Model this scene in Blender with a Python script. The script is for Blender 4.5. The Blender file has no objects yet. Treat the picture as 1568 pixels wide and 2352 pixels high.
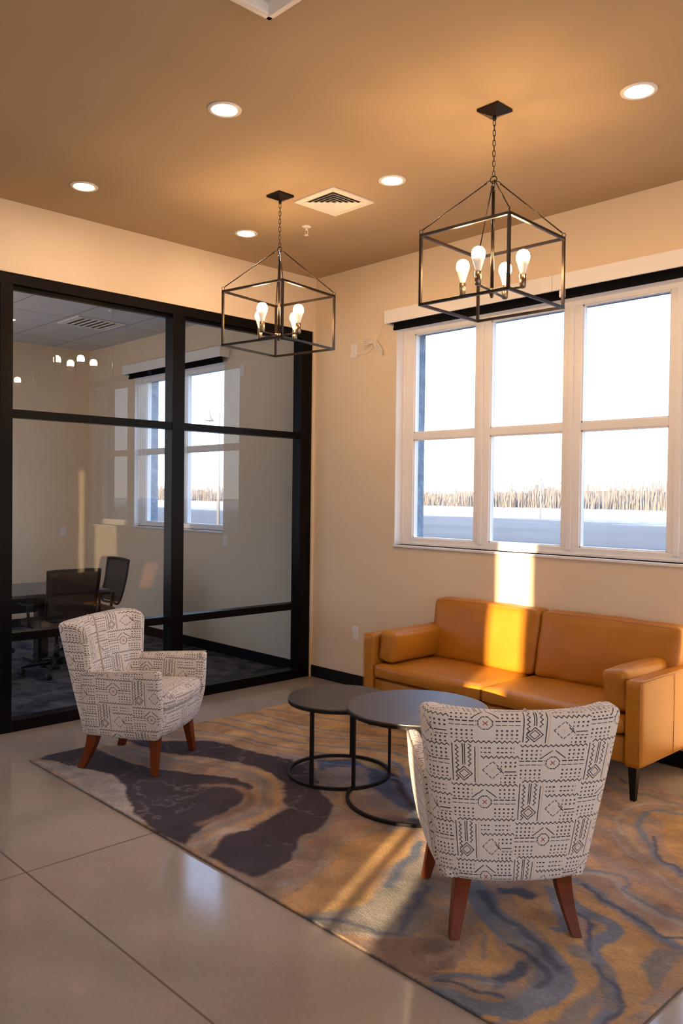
import bpy, bmesh, math, random
import numpy as np
from mathutils import Vector, Matrix
random.seed(7)
PI = math.pi
SC = bpy.context.scene
COL = SC.collection

# ------------------------------------------------------------------ camera, world, sun, exposure
CAM_POS = (5.4538, -4.8951, 1.605)
CAM_YAW, CAM_PITCH, CAM_ROLL, FOCAL_PX = 0.80568, -0.019243, 0.011946, 1894.79
v = Vector((-math.sin(CAM_YAW)*math.cos(CAM_PITCH), math.cos(CAM_YAW)*math.cos(CAM_PITCH), math.sin(CAM_PITCH)))
r = Vector((math.cos(CAM_YAW), math.sin(CAM_YAW), 0)); u = r.cross(v)
r2 = r*math.cos(CAM_ROLL)+u*math.sin(CAM_ROLL); u2 = u*math.cos(CAM_ROLL)-r*math.sin(CAM_ROLL)
cam = bpy.data.cameras.new('camera'); camo = bpy.data.objects.new('camera', cam); COL.objects.link(camo)
M = Matrix((r2, u2, -v)).transposed().to_4x4(); M.translation = Vector(CAM_POS); camo.matrix_world = M
cam.sensor_fit = 'VERTICAL'; cam.sensor_height = 36; cam.lens = 36*FOCAL_PX/2352
cam.clip_start = .05; cam.clip_end = 2000
SC.camera = camo
SC.view_settings.view_transform = 'Standard'; SC.view_settings.look = 'None'
SC.view_settings.gamma = 1; SC.view_settings.use_curve_mapping = False
SC.view_settings.exposure = 0.85
SC.cycles.use_denoising = True
SC.cycles.max_bounces = 10; SC.cycles.diffuse_bounces = 5; SC.cycles.glossy_bounces = 5
SC.cycles.transparent_max_bounces = 16; SC.cycles.sample_clamp_indirect = 8
SC.cycles.caustics_reflective = False; SC.cycles.caustics_refractive = False

SKY_STRENGTH = 2.6
SUN_STRENGTH = 12.0; SUN_SLOPE = -0.428; SUN_ELEV = math.radians(9)
BULB = 95.0; DOWN = 150.0
W = bpy.data.worlds.new('world'); SC.world = W; W.use_nodes = True
nt = W.node_tree; nt.nodes.clear()
tc = nt.nodes.new('ShaderNodeTexCoord'); sp = nt.nodes.new('ShaderNodeSeparateXYZ'); rp = nt.nodes.new('ShaderNodeValToRGB')
bg = nt.nodes.new('ShaderNodeBackground'); wo = nt.nodes.new('ShaderNodeOutputWorld')
nt.links.new(tc.outputs['Generated'], sp.inputs[0]); nt.links.new(sp.outputs[2], rp.inputs[0])
nt.links.new(rp.outputs[0], bg.inputs[0]); nt.links.new(bg.outputs[0], wo.inputs[0])
rp.color_ramp.elements[0].position = 0.0; rp.color_ramp.elements[0].color = (.92, .86, .84, 1)
rp.color_ramp.elements[1].position = .7; rp.color_ramp.elements[1].color = (.30, .48, .86, 1)
e = rp.color_ramp.elements.new(.07); e.color = (.80, .86, .95, 1)
e = rp.color_ramp.elements.new(.30); e.color = (.50, .68, .98, 1)
bg.inputs[1].default_value = SKY_STRENGTH

sun = bpy.data.lights.new('sun', 'SUN'); suno = bpy.data.objects.new('sun', sun); COL.objects.link(suno)
sun.energy = SUN_STRENGTH; sun.color = (1, .75, .44); sun.angle = math.radians(.55)
sd = Vector((SUN_SLOPE, 1, -math.tan(SUN_ELEV)*math.hypot(SUN_SLOPE, 1))).normalized()
suno.rotation_euler = sd.to_track_quat('-Z', 'Y').to_euler(); suno.location = (4, -12, 6)

# ------------------------------------------------------------------ shader helpers
class X:
    """a tiny expression builder over Math nodes"""
    nt = None
    def __init__(s, k): s.k = k
    @staticmethod
    def m(op, *a, clamp=False):
        n = X.nt.nodes.new('ShaderNodeMath'); n.operation = op; n.use_clamp = clamp
        for i, q in enumerate(a):
            if isinstance(q, X): X.nt.links.new(q.k, n.inputs[i])
            else: n.inputs[i].default_value = q
        return X(n.outputs[0])
    def __add__(s, o): return X.m('ADD', s, o)
    __radd__ = __add__
    def __sub__(s, o): return X.m('SUBTRACT', s, o)
    def __rsub__(s, o): return X.m('SUBTRACT', o, s)
    def __mul__(s, o): return X.m('MULTIPLY', s, o)
    __rmul__ = __mul__
    def __truediv__(s, o): return X.m('DIVIDE', s, o)
    def __lt__(s, o): return X.m('LESS_THAN', s, o)
    def __gt__(s, o): return X.m('GREATER_THAN', s, o)
    def abs(s): return X.m('ABSOLUTE', s)
    def floor(s): return X.m('FLOOR', s)
    def fract(s): return X.m('FRACT', s)
    def mx(s, o): return X.m('MAXIMUM', s, o)
    def mn(s, o): return X.m('MINIMUM', s, o)
    def inv(s): return X.m('SUBTRACT', 1.0, s)

MATS = {}
def mat(name, col=(.5, .5, .5), rough=.5, metal=0, spec=.5, bump=None, noise=None, emit=None, coat=0):
    """principled; noise=(scale, amount) varies colour, bump=(scale, strength)"""
    if name in MATS: return MATS[name]
    m = bpy.data.materials.new(name); m.use_nodes = True; t = m.node_tree; b = t.nodes['Principled BSDF']
    b.inputs['Base Color'].default_value = (*col, 1); b.inputs['Roughness'].default_value = rough
    b.inputs['Metallic'].default_value = metal; b.inputs['Specular IOR Level'].default_value = spec
    b.inputs['Coat Weight'].default_value = coat
    co = t.nodes.new('ShaderNodeTexCoord')
    if noise:
        n = t.nodes.new('ShaderNodeTexNoise'); n.inputs['Scale'].default_value = noise[0]; n.inputs['Detail'].default_value = 5
        t.links.new(co.outputs['Object'], n.inputs['Vector'])
        mr = t.nodes.new('ShaderNodeMapRange'); mr.inputs[1].default_value = .3; mr.inputs[2].default_value = .7
        mr.inputs[3].default_value = 1-noise[1]; mr.inputs[4].default_value = 1+noise[1]
        t.links.new(n.outputs[0], mr.inputs[0])
        vm = t.nodes.new('ShaderNodeVectorMath'); vm.operation = 'SCALE'; vm.inputs[0].default_value = col
        t.links.new(mr.outputs[0], vm.inputs['Scale']); t.links.new(vm.outputs[0], b.inputs['Base Color'])
    if bump:
        n = t.nodes.new('ShaderNodeTexNoise'); n.inputs['Scale'].default_value = bump[0]; n.inputs['Detail'].default_value = 4
        t.links.new(co.outputs['Object'], n.inputs['Vector'])
        bp = t.nodes.new('ShaderNodeBump'); bp.inputs['Strength'].default_value = bump[1]; bp.inputs['Distance'].default_value = bump[2] if len(bump) > 2 else .002
        t.links.new(n.outputs[0], bp.inputs['Height']); t.links.new(bp.outputs[0], b.inputs['Normal'])
    if emit:
        b.inputs['Emission Color'].default_value = (*emit[0], 1); b.inputs['Emission Strength'].default_value = emit[1]
    MATS[name] = m
    return m

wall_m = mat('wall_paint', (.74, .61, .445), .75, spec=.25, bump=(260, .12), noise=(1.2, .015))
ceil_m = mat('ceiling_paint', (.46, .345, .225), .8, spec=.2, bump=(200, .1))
white_m = mat('white_trim', (.80, .77, .74), .38, bump=(60, .03))
vinyl_m = mat('white_vinyl', (.88, .86, .84), .3)
plaster_m = mat('white_plaster', (.78, .74, .70), .7, bump=(200, .06))
blackf_m = mat('black_aluminium', (.003, .002, .002), .36, spec=.10)
baseb_m = mat('black_rubber_base', (.004, .004, .004), .6, spec=.15)
shade_m = mat('black_shade_cloth', (.004, .004, .005), .9, spec=.1, bump=(900, .2))
bronze_m = mat('dark_bronze', (.022, .014, .010), .30, metal=.6, noise=(30, .2))
nickel_m = mat('socket_metal', (.20, .15, .11), .28, metal=.9)
bulbw_m = mat('bulb_plastic', (.9, .86, .8), .4, emit=((1, .75, .5), .1))  # small emission adds a glow that the plastic collar itself lacks
bulb_m = mat('lit_bulb', (1, 1, 1), .4, emit=((1, .60, .27), BULB))
down_m = mat('lit_downlight', (1, 1, 1), .4, emit=((1, .73, .52), DOWN))
leather_m = mat('caramel_leather', (.39, .148, .010), .42, spec=.32, bump=(240, .16, .0015), noise=(5, .07))
seam_m = mat('leather_stitch', (.40, .14, .02), .55)
darkleg_m = mat('espresso_wood', (.008, .005, .004), .45, spec=.2, noise=(20, .3))
cherry_m = mat('cherry_wood', (.13, .027, .006), .42, spec=.16, noise=(14, .25))
tabtop_m = mat('dark_bronze_top', (.020, .016, .016), .36, metal=.0, spec=1.0, bump=(420, .05))
tabfr_m = mat('black_steel', (.005, .0045, .0045), .5, spec=.25)
mesh_m = mat('black_chair_mesh', (.012, .010, .010), .8)
plast_m = mat('black_plastic', (.005, .005, .006), .4, spec=.25)
conft_m = mat('grey_laminate', (.09, .075, .075), .35, noise=(8, .1))
seatf_m = mat('brown_seat_fabric', (.10, .055, .03), .8)
cable_m = mat('white_cable', (.80, .74, .66), .45)
brick_m = mat('grey_brick', (.26, .29, .33), .85, bump=(25, .6, .02), noise=(14, .25))
vent_m = mat('vent_white', (.80, .76, .72), .45)
dark_m = mat('vent_dark', (.03, .022, .016), .8)
rubber_m = mat('rubber', (.012, .012, .012), .6)
lampm_m = mat('street_lamp_metal', (.16, .17, .18), .5)

def carpet():
    m = mat('grey_carpet', (.10, .10, .11), .95, spec=.1, bump=(300, .5, .006)); t = m.node_tree; b = t.nodes['Principled BSDF']
    co = t.nodes.new('ShaderNodeTexCoord'); n = t.nodes.new('ShaderNodeTexNoise'); n.inputs['Scale'].default_value = 4; n.inputs['Detail'].default_value = 8
    n.inputs['Distortion'].default_value = 1.0
    rp = t.nodes.new('ShaderNodeValToRGB'); rp.color_ramp.elements[0].position = .38; rp.color_ramp.elements[0].color = (.028, .033, .045, 1)
    rp.color_ramp.elements[1].position = .62; rp.color_ramp.elements[1].color = (.15, .14, .135, 1)
    t.links.new(co.outputs['Object'], n.inputs['Vector']); t.links.new(n.outputs[0], rp.inputs[0]); t.links.new(rp.outputs[0], b.inputs['Base Color'])
    return m
carpet_m = carpet()

def concrete():
    m = mat('polished_concrete', (.3, .25, .2), .14, spec=.5); t = m.node_tree; b = t.nodes['Principled BSDF']; X.nt = t
    co = t.nodes.new('ShaderNodeTexCoord'); sp = t.nodes.new('ShaderNodeSeparateXYZ'); t.links.new(co.outputs['Object'], sp.inputs[0])
    x, y = X(sp.outputs[0]), X(sp.outputs[1])
    def noi(s, d, dist=0):
        n = t.nodes.new('ShaderNodeTexNoise'); n.inputs['Scale'].default_value = s; n.inputs['Detail'].default_value = d; n.inputs['Distortion'].default_value = dist
        t.links.new(co.outputs['Object'], n.inputs['Vector']); return n
    n1 = noi(1.3, 6, .6); n2 = noi(45, 3); n3 = noi(3, 4)
    mix = X(n1.outputs[0])*.75+X(n2.outputs[0])*.25
    rp = t.nodes.new('ShaderNodeValToRGB'); rp.color_ramp.elements[0].position = .36; rp.color_ramp.elements[0].color = (.30, .25, .21, 1)
    rp.color_ramp.elements[1].position = .66; rp.color_ramp.elements[1].color = (.39, .335, .285, 1)
    t.links.new(mix.k, rp.inputs[0])
    # saw-cut joints
    jl = ((y+3.45).abs() < .0045).mx(((x-2.052).abs() < .0045)).mx((x-5.1).abs() < .0045).mx((y+6.5).abs() < .0045)
    mc = t.nodes.new('ShaderNodeMix'); mc.data_type = 'RGBA'
    t.links.new(jl.k, mc.inputs[0]); t.links.new(rp.outputs[0], mc.inputs[6]); mc.inputs[7].default_value = (.115, .075, .045, 1)
    t.links.new(mc.outputs[2], b.inputs['Base Color'])
    rg = X(n3.outputs[0])*.10+.05+jl*.5
    t.links.new(rg.k, b.inputs['Roughness'])
    bp = t.nodes.new('ShaderNodeBump'); bp.inputs['Strength'].default_value = .02; bp.inputs['Distance'].default_value = .01
    t.links.new(n3.outputs[0], bp.inputs['Height']); t.links.new(bp.outputs[0], b.inputs['Normal'])
    return m
floor_m = concrete()

def glass(name, tint=(.96, .97, .97), ior=1.5):
    m = bpy.data.materials.new(name); m.use_nodes = True; t = m.node_tree; t.nodes.clear()
    o = t.nodes.new('ShaderNodeOutputMaterial'); mx = t.nodes.new('ShaderNodeMixShader'); f = t.nodes.new('ShaderNodeFresnel')
    tr = t.nodes.new('ShaderNodeBsdfTransparent'); g = t.nodes.new('ShaderNodeBsdfGlossy')
    f.inputs[0].default_value = ior; tr.inputs[0].default_value = (*tint, 1); g.inputs['Roughness'].default_value = 0
    t.links.new(f.outputs[0], mx.inputs[0]); t.links.new(tr.outputs[0], mx.inputs[1]); t.links.new(g.outputs[0], mx.inputs[2]); t.links.new(mx.outputs[0], o.inputs[0])
    return m
pglass_m = glass('partition_glass', (.90, .91, .92), 1.55)
wglass_m = glass('window_glass', (.93, .96, .98), 1.35)

def tbar():
    m = mat('ceiling_tile', (.55, .55, .57), .9, spec=.1, bump=(150, .2)); t = m.node_tree; b = t.nodes['Principled BSDF']; X.nt = t
    co = t.nodes.new('ShaderNodeTexCoord'); sp = t.nodes.new('ShaderNodeSeparateXYZ'); t.links.new(co.outputs['Object'], sp.inputs[0])
    x, y = X(sp.outputs[0]), X(sp.outputs[1])
    l = ((((y+.485)/.63).fract()-.5).abs() > .488).mx(((x/1.26).fract()-.5).abs() > .494)
    mc = t.nodes.new('ShaderNodeMix'); mc.data_type = 'RGBA'; t.links.new(l.k, mc.inputs[0])
    mc.inputs[6].default_value = (.60, .60, .62, 1); mc.inputs[7].default_value = (.33, .31, .30, 1); t.links.new(mc.outputs[2], b.inputs['Base Color'])
    return m
tbar_m = tbar()

def fabric():
    """block-printed mudcloth: a checkerboard of two motif cells, 225 x 150 mm"""
    m = mat('printed_fabric', (.6, .55, .5), .88, spec=.15); t = m.node_tree; b = t.nodes['Principled BSDF']; X.nt = t
    uv = t.nodes.new('ShaderNodeUVMap'); uv.uv_map = 'UVMap'; sp = t.nodes.new('ShaderNodeSeparateXYZ'); t.links.new(uv.outputs[0], sp.inputs[0])
    wob = t.nodes.new('ShaderNodeTexNoise'); wob.inputs['Scale'].default_value = 70; t.links.new(uv.outputs[0], wob.inputs['Vector'])
    wv = (X(wob.outputs[0])-.5)*.0030
    U, V = (X(sp.outputs[0])+wv)/.225, (X(sp.outputs[1])-wv)/.15
    i, j = U.floor(), V.floor()
    par = (((i+j)*.5).fract()) > .25
    x, y = (U-i)*1.5, V-j
    w = .0150
    tri = lambda q: ((q.fract()-.5).abs()*4-1)
    rect = lambda x0, x1, y0, y1: (x > x0)*(x < x1)*(y > y0)*(y < y1)
    hl = lambda yc, ww=w: ((y-yc).abs() < ww)
    vl = lambda xc, ww=w*.8: ((x-xc).abs() < ww)
    # motif with the small red cross
    dx, dy = (x-.75), (y-.52); ax, ay = dx.abs(), dy.abs()
    A = ((y-.955-tri(x*9)*.028).abs() < w*1.1)
    A = A.mx(((y-.055-tri(x*9+.5)*.028).abs() < w*1.1)*(x > .1))
    dash = (((x*7.3).fract()) < .8)
    A = A.mx((hl(.57).mx(hl(.47, .010)))*(ax > .18)*dash)
    A = A.mx(((ax.mx(ay).mx((ax+ay)*.72)-.15).abs() < w)*(((x+y)*14).fract() < .78))
    A = A.mx((((y+ax*.8)-.86).abs() < .016)*(ax > .03)*(ax < .28)*(y > .6))
    dots = ((((x/.105).fract()-.5).abs() < .2)*(((y/.10+.15).fract()-.5).abs() < .22))
    A = A.mx(dots*((rect(.03, 1.47, .62, .88)).mx(rect(.03, 1.47, .13, .40)))*(ax > .2+(y > .6)*.08))
    red = (((ax-ay).abs() < .015)*(ax < .05))
    # motif with the nested diamond and the dashed rows
    z1 = (((x-.15)-tri(y*9)*.030).abs() < w*1.1)*(y > .04)*(y < .97)
    B = z1.mx(vl(.05)*(y > .05)).mx(vl(.535)*(y > .02)*(y < .93))
    B = B.mx((vl(.27).mx(vl(.315)))*(y > .46))
    B = B.mx((((x-.42)-tri(y*9+.5)*.030).abs() < w*1.1)*(y > .42))
    ex, ey = (x-.295).abs(), (y-.24).abs(); dd = ex+ey
    B = B*(dd > .20)
    B = B.mx((dd-.18).abs() < .016).mx((dd-.11).abs() < .014)
    drow = (((x*11).fract()) < .62)*((x*3.1).fract() < .82)*(x > .66)*(x < 1.38)
    B = B.mx(hl(.90, .017)*drow).mx(hl(.79, .015)*drow)
    B = B.mx(((y-.67-tri(x*9)*.030).abs() < w*1.1)*(x > .66))
    gx, gy = (x-.92), (y-.34); agx, agy = gx.abs(), gy.abs()
    star = (((agx-agy).abs() < .010).mx(agx < .008).mx(agy < .008))*(agx+agy < .085)
    B = B.mx((((agx+agy)-.22).abs() < .015)*(((x*13).fract()) < .7))
    B = B.mx((((gx+gy)-.17).abs() < .018)*(gx > .10)*(gx < .25))
    B = B.mx(hl(.30, .014)*(x > 1.18)*(x < 1.45)).mx(hl(.21, .012)*(x > 1.16)*(((x*10).fract()) < .7))
    B = B.mx(((x > 1.1)*dots*((y > .40)*(y < .6)).mx((x > 1.1)*(y < .16))*dots))
    orange = ((dd < .035).mx(vl(.60, .013)).mx(star*.6))
    par2 = par.inv()
    ink = A*par+B*par2
    acc = orange*par2
    redm = red*par
    # faded, uneven print
    fade = t.nodes.new('ShaderNodeTexNoise'); fade.inputs['Scale'].default_value = 35; t.links.new(uv.outputs[0], fade.inputs['Vector'])
    ink = X.m('MULTIPLY', ink, X(fade.outputs[0])*.9+.62, clamp=True)
    def mixc(fac, a, bcol):
        n = t.nodes.new('ShaderNodeMix'); n.data_type = 'RGBA'; t.links.new(fac.k, n.inputs[0])
        if isinstance(a, tuple): n.inputs[6].default_value = (*a, 1)
        else: t.links.new(a, n.inputs[6])
        n.inputs[7].default_value = (*bcol, 1); return n.outputs[2]
    c = mixc(acc*.6, (.68, .625, .565), (.66, .40, .24))
    c = mixc(ink, c, (.055, .042, .045))
    c = mixc(redm, c, (.36, .06, .03))
    t.links.new(c, b.inputs['Base Color'])
    wv2 = t.nodes.new('ShaderNodeTexNoise'); wv2.inputs['Scale'].default_value = 700; t.links.new(uv.outputs[0], wv2.inputs['Vector'])
    bp = t.nodes.new('ShaderNodeBump'); bp.inputs['Strength'].default_value = .25; bp.inputs['Distance'].default_value = .002
    t.links.new(wv2.outputs[0], bp.inputs['Height']); t.links.new(bp.outputs[0], b.inputs['Normal'])
    b.inputs['Sheen Weight'].default_value = .15
    return m
fabric_m = fabric()
piping_m = mat('cream_piping', (.55, .46, .37), .85, noise=(60, .2))

# ------------------------------------------------------------------ object helpers
def tag(o, label=None, cat=None, group=None, kind=None):
    if label: o['label'] = label
    if cat: o['category'] = cat
    if group: o['group'] = group
    if kind: o['kind'] = kind
    return o
def empty(name, loc=(0, 0, 0), rz=0, **k):
    o = bpy.data.objects.new(name, None); COL.objects.link(o); o.location = loc; o.rotation_euler = (0, 0, rz); o.empty_display_size = .1
    return tag(o, **k)
class MB:
    def __init__(s): s.v, s.f, s.uv, s.sm = [], [], [], []
    def add(s, vs, fs, uvs=None, smooth=False, T=None):
        n = len(s.v)
        if T is not None: vs = [tuple(T @ Vector(p)) for p in vs]
        s.v += [tuple(p) for p in vs]
        for k, f in enumerate(fs):
            s.f.append(tuple(i+n for i in f)); s.sm.append(smooth)
            s.uv.append(uvs[k] if uvs else None)
        return s
    def box(s, a, b, T=None, **k):
        x0, y0, z0 = a; x1, y1, z1 = b
        vs = [(x0, y0, z0), (x1, y0, z0), (x1, y1, z0), (x0, y1, z0), (x0, y0, z1), (x1, y0, z1), (x1, y1, z1), (x0, y1, z1)]
        return s.add(vs, [(0, 3, 2, 1), (4, 5, 6, 7), (0, 1, 5, 4), (1, 2, 6, 5), (2, 3, 7, 6), (3, 0, 4, 7)], T=T)
    def prism(s, ring0, ring1, smooth=False, T=None):
        n = len(ring0); fs = [(i, (i+1) % n, n+(i+1) % n, n+i) for i in range(n)]
        fs += [tuple(range(n-1, -1, -1)), tuple(range(n, 2*n))]
        s.add(list(ring0)+list(ring1), fs, smooth=smooth, T=T); return s
    def tube(s, pts, r, n=8, closed=False, caps=True, T=None, sq=False):
        P = [Vector(p) for p in pts]; m = len(P); vs = []; fs = []
        R = r if isinstance(r, (list, tuple)) else [r]*m
        up = None
        for i in range(m):
            if closed: d = P[(i+1) % m]-P[i-1]
            else: d = P[min(i+1, m-1)]-P[max(i-1, 0)]
            d.normalize()
            if up is None: up = Vector((0, 0, 1)) if abs(d.z) < .9 else Vector((1, 0, 0))
            a = d.cross(up); a.normalize(); b = a.cross(d); b.normalize(); up = b
            for k in range(n):
                th = 2*PI*(k+(.5 if sq else 0))/n; q = R[i]*(math.sqrt(2) if sq else 1)
                vs.append(P[i]+a*math.cos(th)*q+b*math.sin(th)*q)
        for i in range(m if closed else m-1):
            for k in range(n):
                j = (i+1) % m
                fs.append((i*n+k, i*n+(k+1) % n, j*n+(k+1) % n, j*n+k))
        if caps and not closed: fs += [tuple(range(n-1, -1, -1)), tuple((m-1)*n+k for k in range(n))]
        s.add(vs, fs, smooth=not sq, T=T); return s
    def lathe(s, prof, n=24, T=None, smooth=True, c=(0, 0)):
        closed = prof[0] == prof[-1] or (prof[0][0] == prof[-1][0] and len(prof) == 4 and prof[0][0] > prof[-1][0])
        vs = []; fs = []
        for rr, z in prof:
            for k in range(n): th = 2*PI*k/n; vs.append((c[0]+rr*math.cos(th), c[1]+rr*math.sin(th), z))
        for i in range(len(prof)-1):
            for k in range(n): fs.append((i*n+k, i*n+(k+1) % n, (i+1)*n+(k+1) % n, (i+1)*n+k))
        if prof[0][0] > 1e-6 and not closed: fs.append(tuple(range(n-1, -1, -1)))
        if prof[-1][0] > 1e-6 and not closed: fs.append(tuple((len(prof)-1)*n+k for k in range(n)))
        s.add(vs, fs, smooth=smooth, T=T); return s
    def build(s, name, m, parent=None, loc=None, rot=None, bevel=0, subsurf=0, weld=False, boxuv=False, uvoff=(0, 0), **k):
        me = bpy.data.meshes.new(name); me.from_pydata([tuple(q) for q in s.v], [], s.f); me.update()
        for p, q in zip(me.polygons, s.sm): p.use_smooth = q
        if boxuv or any(q is not None for q in s.uv):
            ul = me.uv_layers.new(name='UVMap')
            for p, q in zip(me.polygons, s.uv):
                nn = p.normal
                for c, li in enumerate(p.loop_indices):
                    co = me.vertices[me.loops[li].vertex_index].co
                    if q is not None: ul.data[li].uv = q[c]
                    elif abs(nn.z) > max(abs(nn.x), abs(nn.y)): ul.data[li].uv = (co.x+uvoff[0], co.y+uvoff[1])
                    elif abs(nn.x) > abs(nn.y): ul.data[li].uv = (co.y+uvoff[0], co.z+uvoff[1])
                    else: ul.data[li].uv = (co.x+uvoff[0], co.z+uvoff[1])
        if weld:
            bm = bmesh.new(); bm.from_mesh(me); bmesh.ops.remove_doubles(bm, verts=bm.verts, dist=1e-5); bmesh.ops.recalc_face_normals(bm, faces=bm.faces); bm.to_mesh(me); bm.free()
        me.materials.append(m)
        o = bpy.data.objects.new(name, me); COL.objects.link(o)
        if parent: o.parent = parent
        if loc: o.location = loc
        if rot: o.rotation_euler = rot
        if bevel:
            md = o.modifiers.new('bevel', 'BEVEL'); md.width = bevel; md.segments = 2; md.limit_method = 'ANGLE'; md.angle_limit = .6
        if subsurf:
            md = o.modifiers.new('sub', 'SUBSURF'); md.levels = md.render_levels = subsurf
        return tag(o, **k)
def frame_axis(p0, p1):
    """matrix whose z axis runs p0->p1"""
    p0, p1 = Vector(p0), Vector(p1); q = (p1-p0).to_track_quat('Z', 'Y'); T = q.to_matrix().to_4x4(); T.translation = p0; return T
def copytree(o, parent=None):
    c = o.copy(); COL.objects.link(c); c.parent = parent
    for ch in list(o.children): copytree(ch, c)
    return c
def softbox(mb, a, b, rad=.02, puff=(0, 0, 0), n=10, wr=0, seed=0, T=None, taper=None):
    """rounded cushion: every face a grid, corners rounded by rad, faces swelling by puff"""
    c = [(a[i]+b[i])/2 for i in range(3)]; h = [(b[i]-a[i])/2 for i in range(3)]
    rnd = random.Random(seed); ph = [rnd.uniform(0, 6) for _ in range(6)]
    vs = []; fs = []; idx = {}
    def P(s):
        # s in [-1,1]^3 on cube surface
        q = [s[i]*h[i] for i in range(3)]
        inner = [max(-(h[i]-rad), min(h[i]-rad, q[i])) for i in range(3)]
        d = Vector([q[i]-inner[i] for i in range(3)])
        if d.length > 1e-9: d = d.normalized()*rad
        o = [inner[i]+d[i] for i in range(3)]
        for i in range(3):
            j, k = (i+1) % 3, (i+2) % 3
            o[i] += s[i]*puff[i]*(1-s[j]**2)*(1-s[k]**2)
        if wr:
            o[2] += wr*math.sin(o[0]*23+ph[0]+2*math.sin(o[1]*9+ph[1]))*math.sin(o[1]*17+ph[2])*(1-s[0]**4)
            o[1] += wr*math.sin(o[0]*19+ph[3]+2*math.sin(o[2]*15+ph[4]))
        if taper: o = taper(o, s)
        return (c[0]+o[0], c[1]+o[1], c[2]+o[2])
    def ease(t): t = t*2-1; return math.copysign(abs(t)**.75, t)
    for ax in range(3):
        for sg in (-1, 1):
            j, k = (ax+1) % 3, (ax+2) % 3; g = []
            for p in range(n+1):
                row = []
                for q in range(n+1):
                    s = [0, 0, 0]; s[ax] = sg; s[j] = ease(p/n); s[k] = ease(q/n)
                    key = tuple(round(t, 5) for t in s)
                    if key not in idx: idx[key] = len(vs); vs.append(P(s))
                    row.append(idx[key])
                g.append(row)
            for p in range(n):
                for q in range(n):
                    f = (g[p][q], g[p+1][q], g[p+1][q+1], g[p][q+1]); fs.append(f if sg > 0 else f[::-1])
    mb.add(vs, fs, smooth=True, T=T); return mb
def catmull(P, n=5, closed=True):
    out = []; m = len(P)
    for i in range(m if closed else m-1):
        p = [Vector(P[(i+k-1) % m] if closed else P[max(0, min(m-1, i+k-1))]) for k in range(4)]
        for s in range(n):
            t = s/n
            out.append(.5*((2*p[1])+(p[2]-p[0])*t+(2*p[0]-5*p[1]+4*p[2]-p[3])*t*t+(3*p[1]-p[0]-3*p[2]+p[3])*t**3))
    if not closed: out.append(Vector(P[-1]))
    return out
# ------------------------------------------------------------------ the room shell
RX1, RY0, CEIL = 10.5, -8.0, 3.519
HX0, HX1, HY0, HY1 = 2.833, 4.9, -5.2, -2.808      # raised tray in the ceiling
def structure(name, mb, m, **k): return mb.build(name, m, kind='structure', **k)
structure('floor', MB().box((-.13, RY0, -.2), (RX1, 0, 0)), floor_m)
structure('floor_conference', MB().box((-4.4, -6.0, -.2), (-.13, 0, .004)), carpet_m)
c = MB()
for a, b in (((-.13, RY0), (HX0, 0)), ((HX1, RY0), (RX1, 0)), ((HX0, RY0), (HX1, HY0)), ((HX0, HY1), (HX1, 0))):
    c.box((*a, CEIL), (*b, CEIL+.08))
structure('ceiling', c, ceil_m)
t_ = .02
c = MB().box((HX0-t_, HY0-t_, CEIL+.30), (HX1+t_, HY1+t_, CEIL+.34))
c.box((HX0-t_, HY0, CEIL+.02), (HX0+.003, HY1, CEIL+.31)).box((HX1-.003, HY0, CEIL+.02), (HX1+t_, HY1, CEIL+.31))
c.box((HX0, HY1-.003, CEIL+.02), (HX1, HY1+t_, CEIL+.31)).box((HX0, HY0-t_, CEIL+.02), (HX1, HY0+.003, CEIL+.31))
structure('ceiling_tray', c, plaster_m)
c = MB()
for a, b in (((HX0-.0, HY0), (HX0+.035, HY1)), ((HX1-.035, HY0), (HX1, HY1)), ((HX0, HY1-.035), (HX1, HY1)), ((HX0, HY0), (HX1, HY0+.035))):
    c.box((*a, CEIL-.022), (*b, CEIL+.03))
structure('trim_1', c, white_m, bevel=.008)
structure('ceiling_conference', MB().box((-4.4, -6.0, 3.38), (-.13, 0, 3.44)), tbar_m)

def pierced(x0, x1, z0, z1, holes, y0, y1, mb=None):
    """wall slab along x with rectangular holes (x0,x1,z0,z1)"""
    mb = mb or MB(); x = x0
    for a, b, c0, c1 in sorted(holes):
        mb.box((x, y0, z0), (a, y1, z1)); mb.box((a, y0, z0), (b, y1, c0)); mb.box((a, y0, c1), (b, y1, z1)); x = b
    mb.box((x, y0, z0), (x1, y1, z1)); return mb
WO = (.969, 4.021, 1.222, 2.940); WC = (-3.12, -1.364, 1.235, 2.940); WR = (6.75, 9.802, 1.222, 2.940)  # the last opening is added, out of view, for extra daylight
structure('wall_window', pierced(-4.5, RX1, -.2, 3.7, [WO, WC, WR], 0, .16), wall_m)
# brick outside, seen at the edge of the glass
structure('wall_brick', pierced(-9, 14, -.4, 4.2, [(WO[0]+.075, WO[1]-.075, WO[2]+.02, WO[3]-.02), (WC[0]+.075, WC[1]-.075, WC[2]+.02, WC[3]-.02), (WR[0]+.075, WR[1]-.075, WR[2]+.02, WR[3]-.02)], .16, .27), brick_m)
c = MB().box((-.12, RY0, 3.0523), (0, -.0, CEIL+.02)).box((-.12, -.026, 0), (0, 0, 3.0523)).box((-.12, RY0, 0), (0, -5.30, 3.0523))
structure('wall_left', c, wall_m)
c = MB().box((RX1, RY0, -.2), (RX1+.15, .1, .7)).box((RX1, RY0, 3.1), (RX1+.15, .1, 3.7))
for a, b in ((-8, -7.2), (-4.4, -4.0), (-1.2, .1)): c.box((RX1, a, .7), (RX1+.15, b, 3.1))  # gaps between these piers are added openings that let in daylight
structure('wall_right', c, wall_m)
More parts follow.
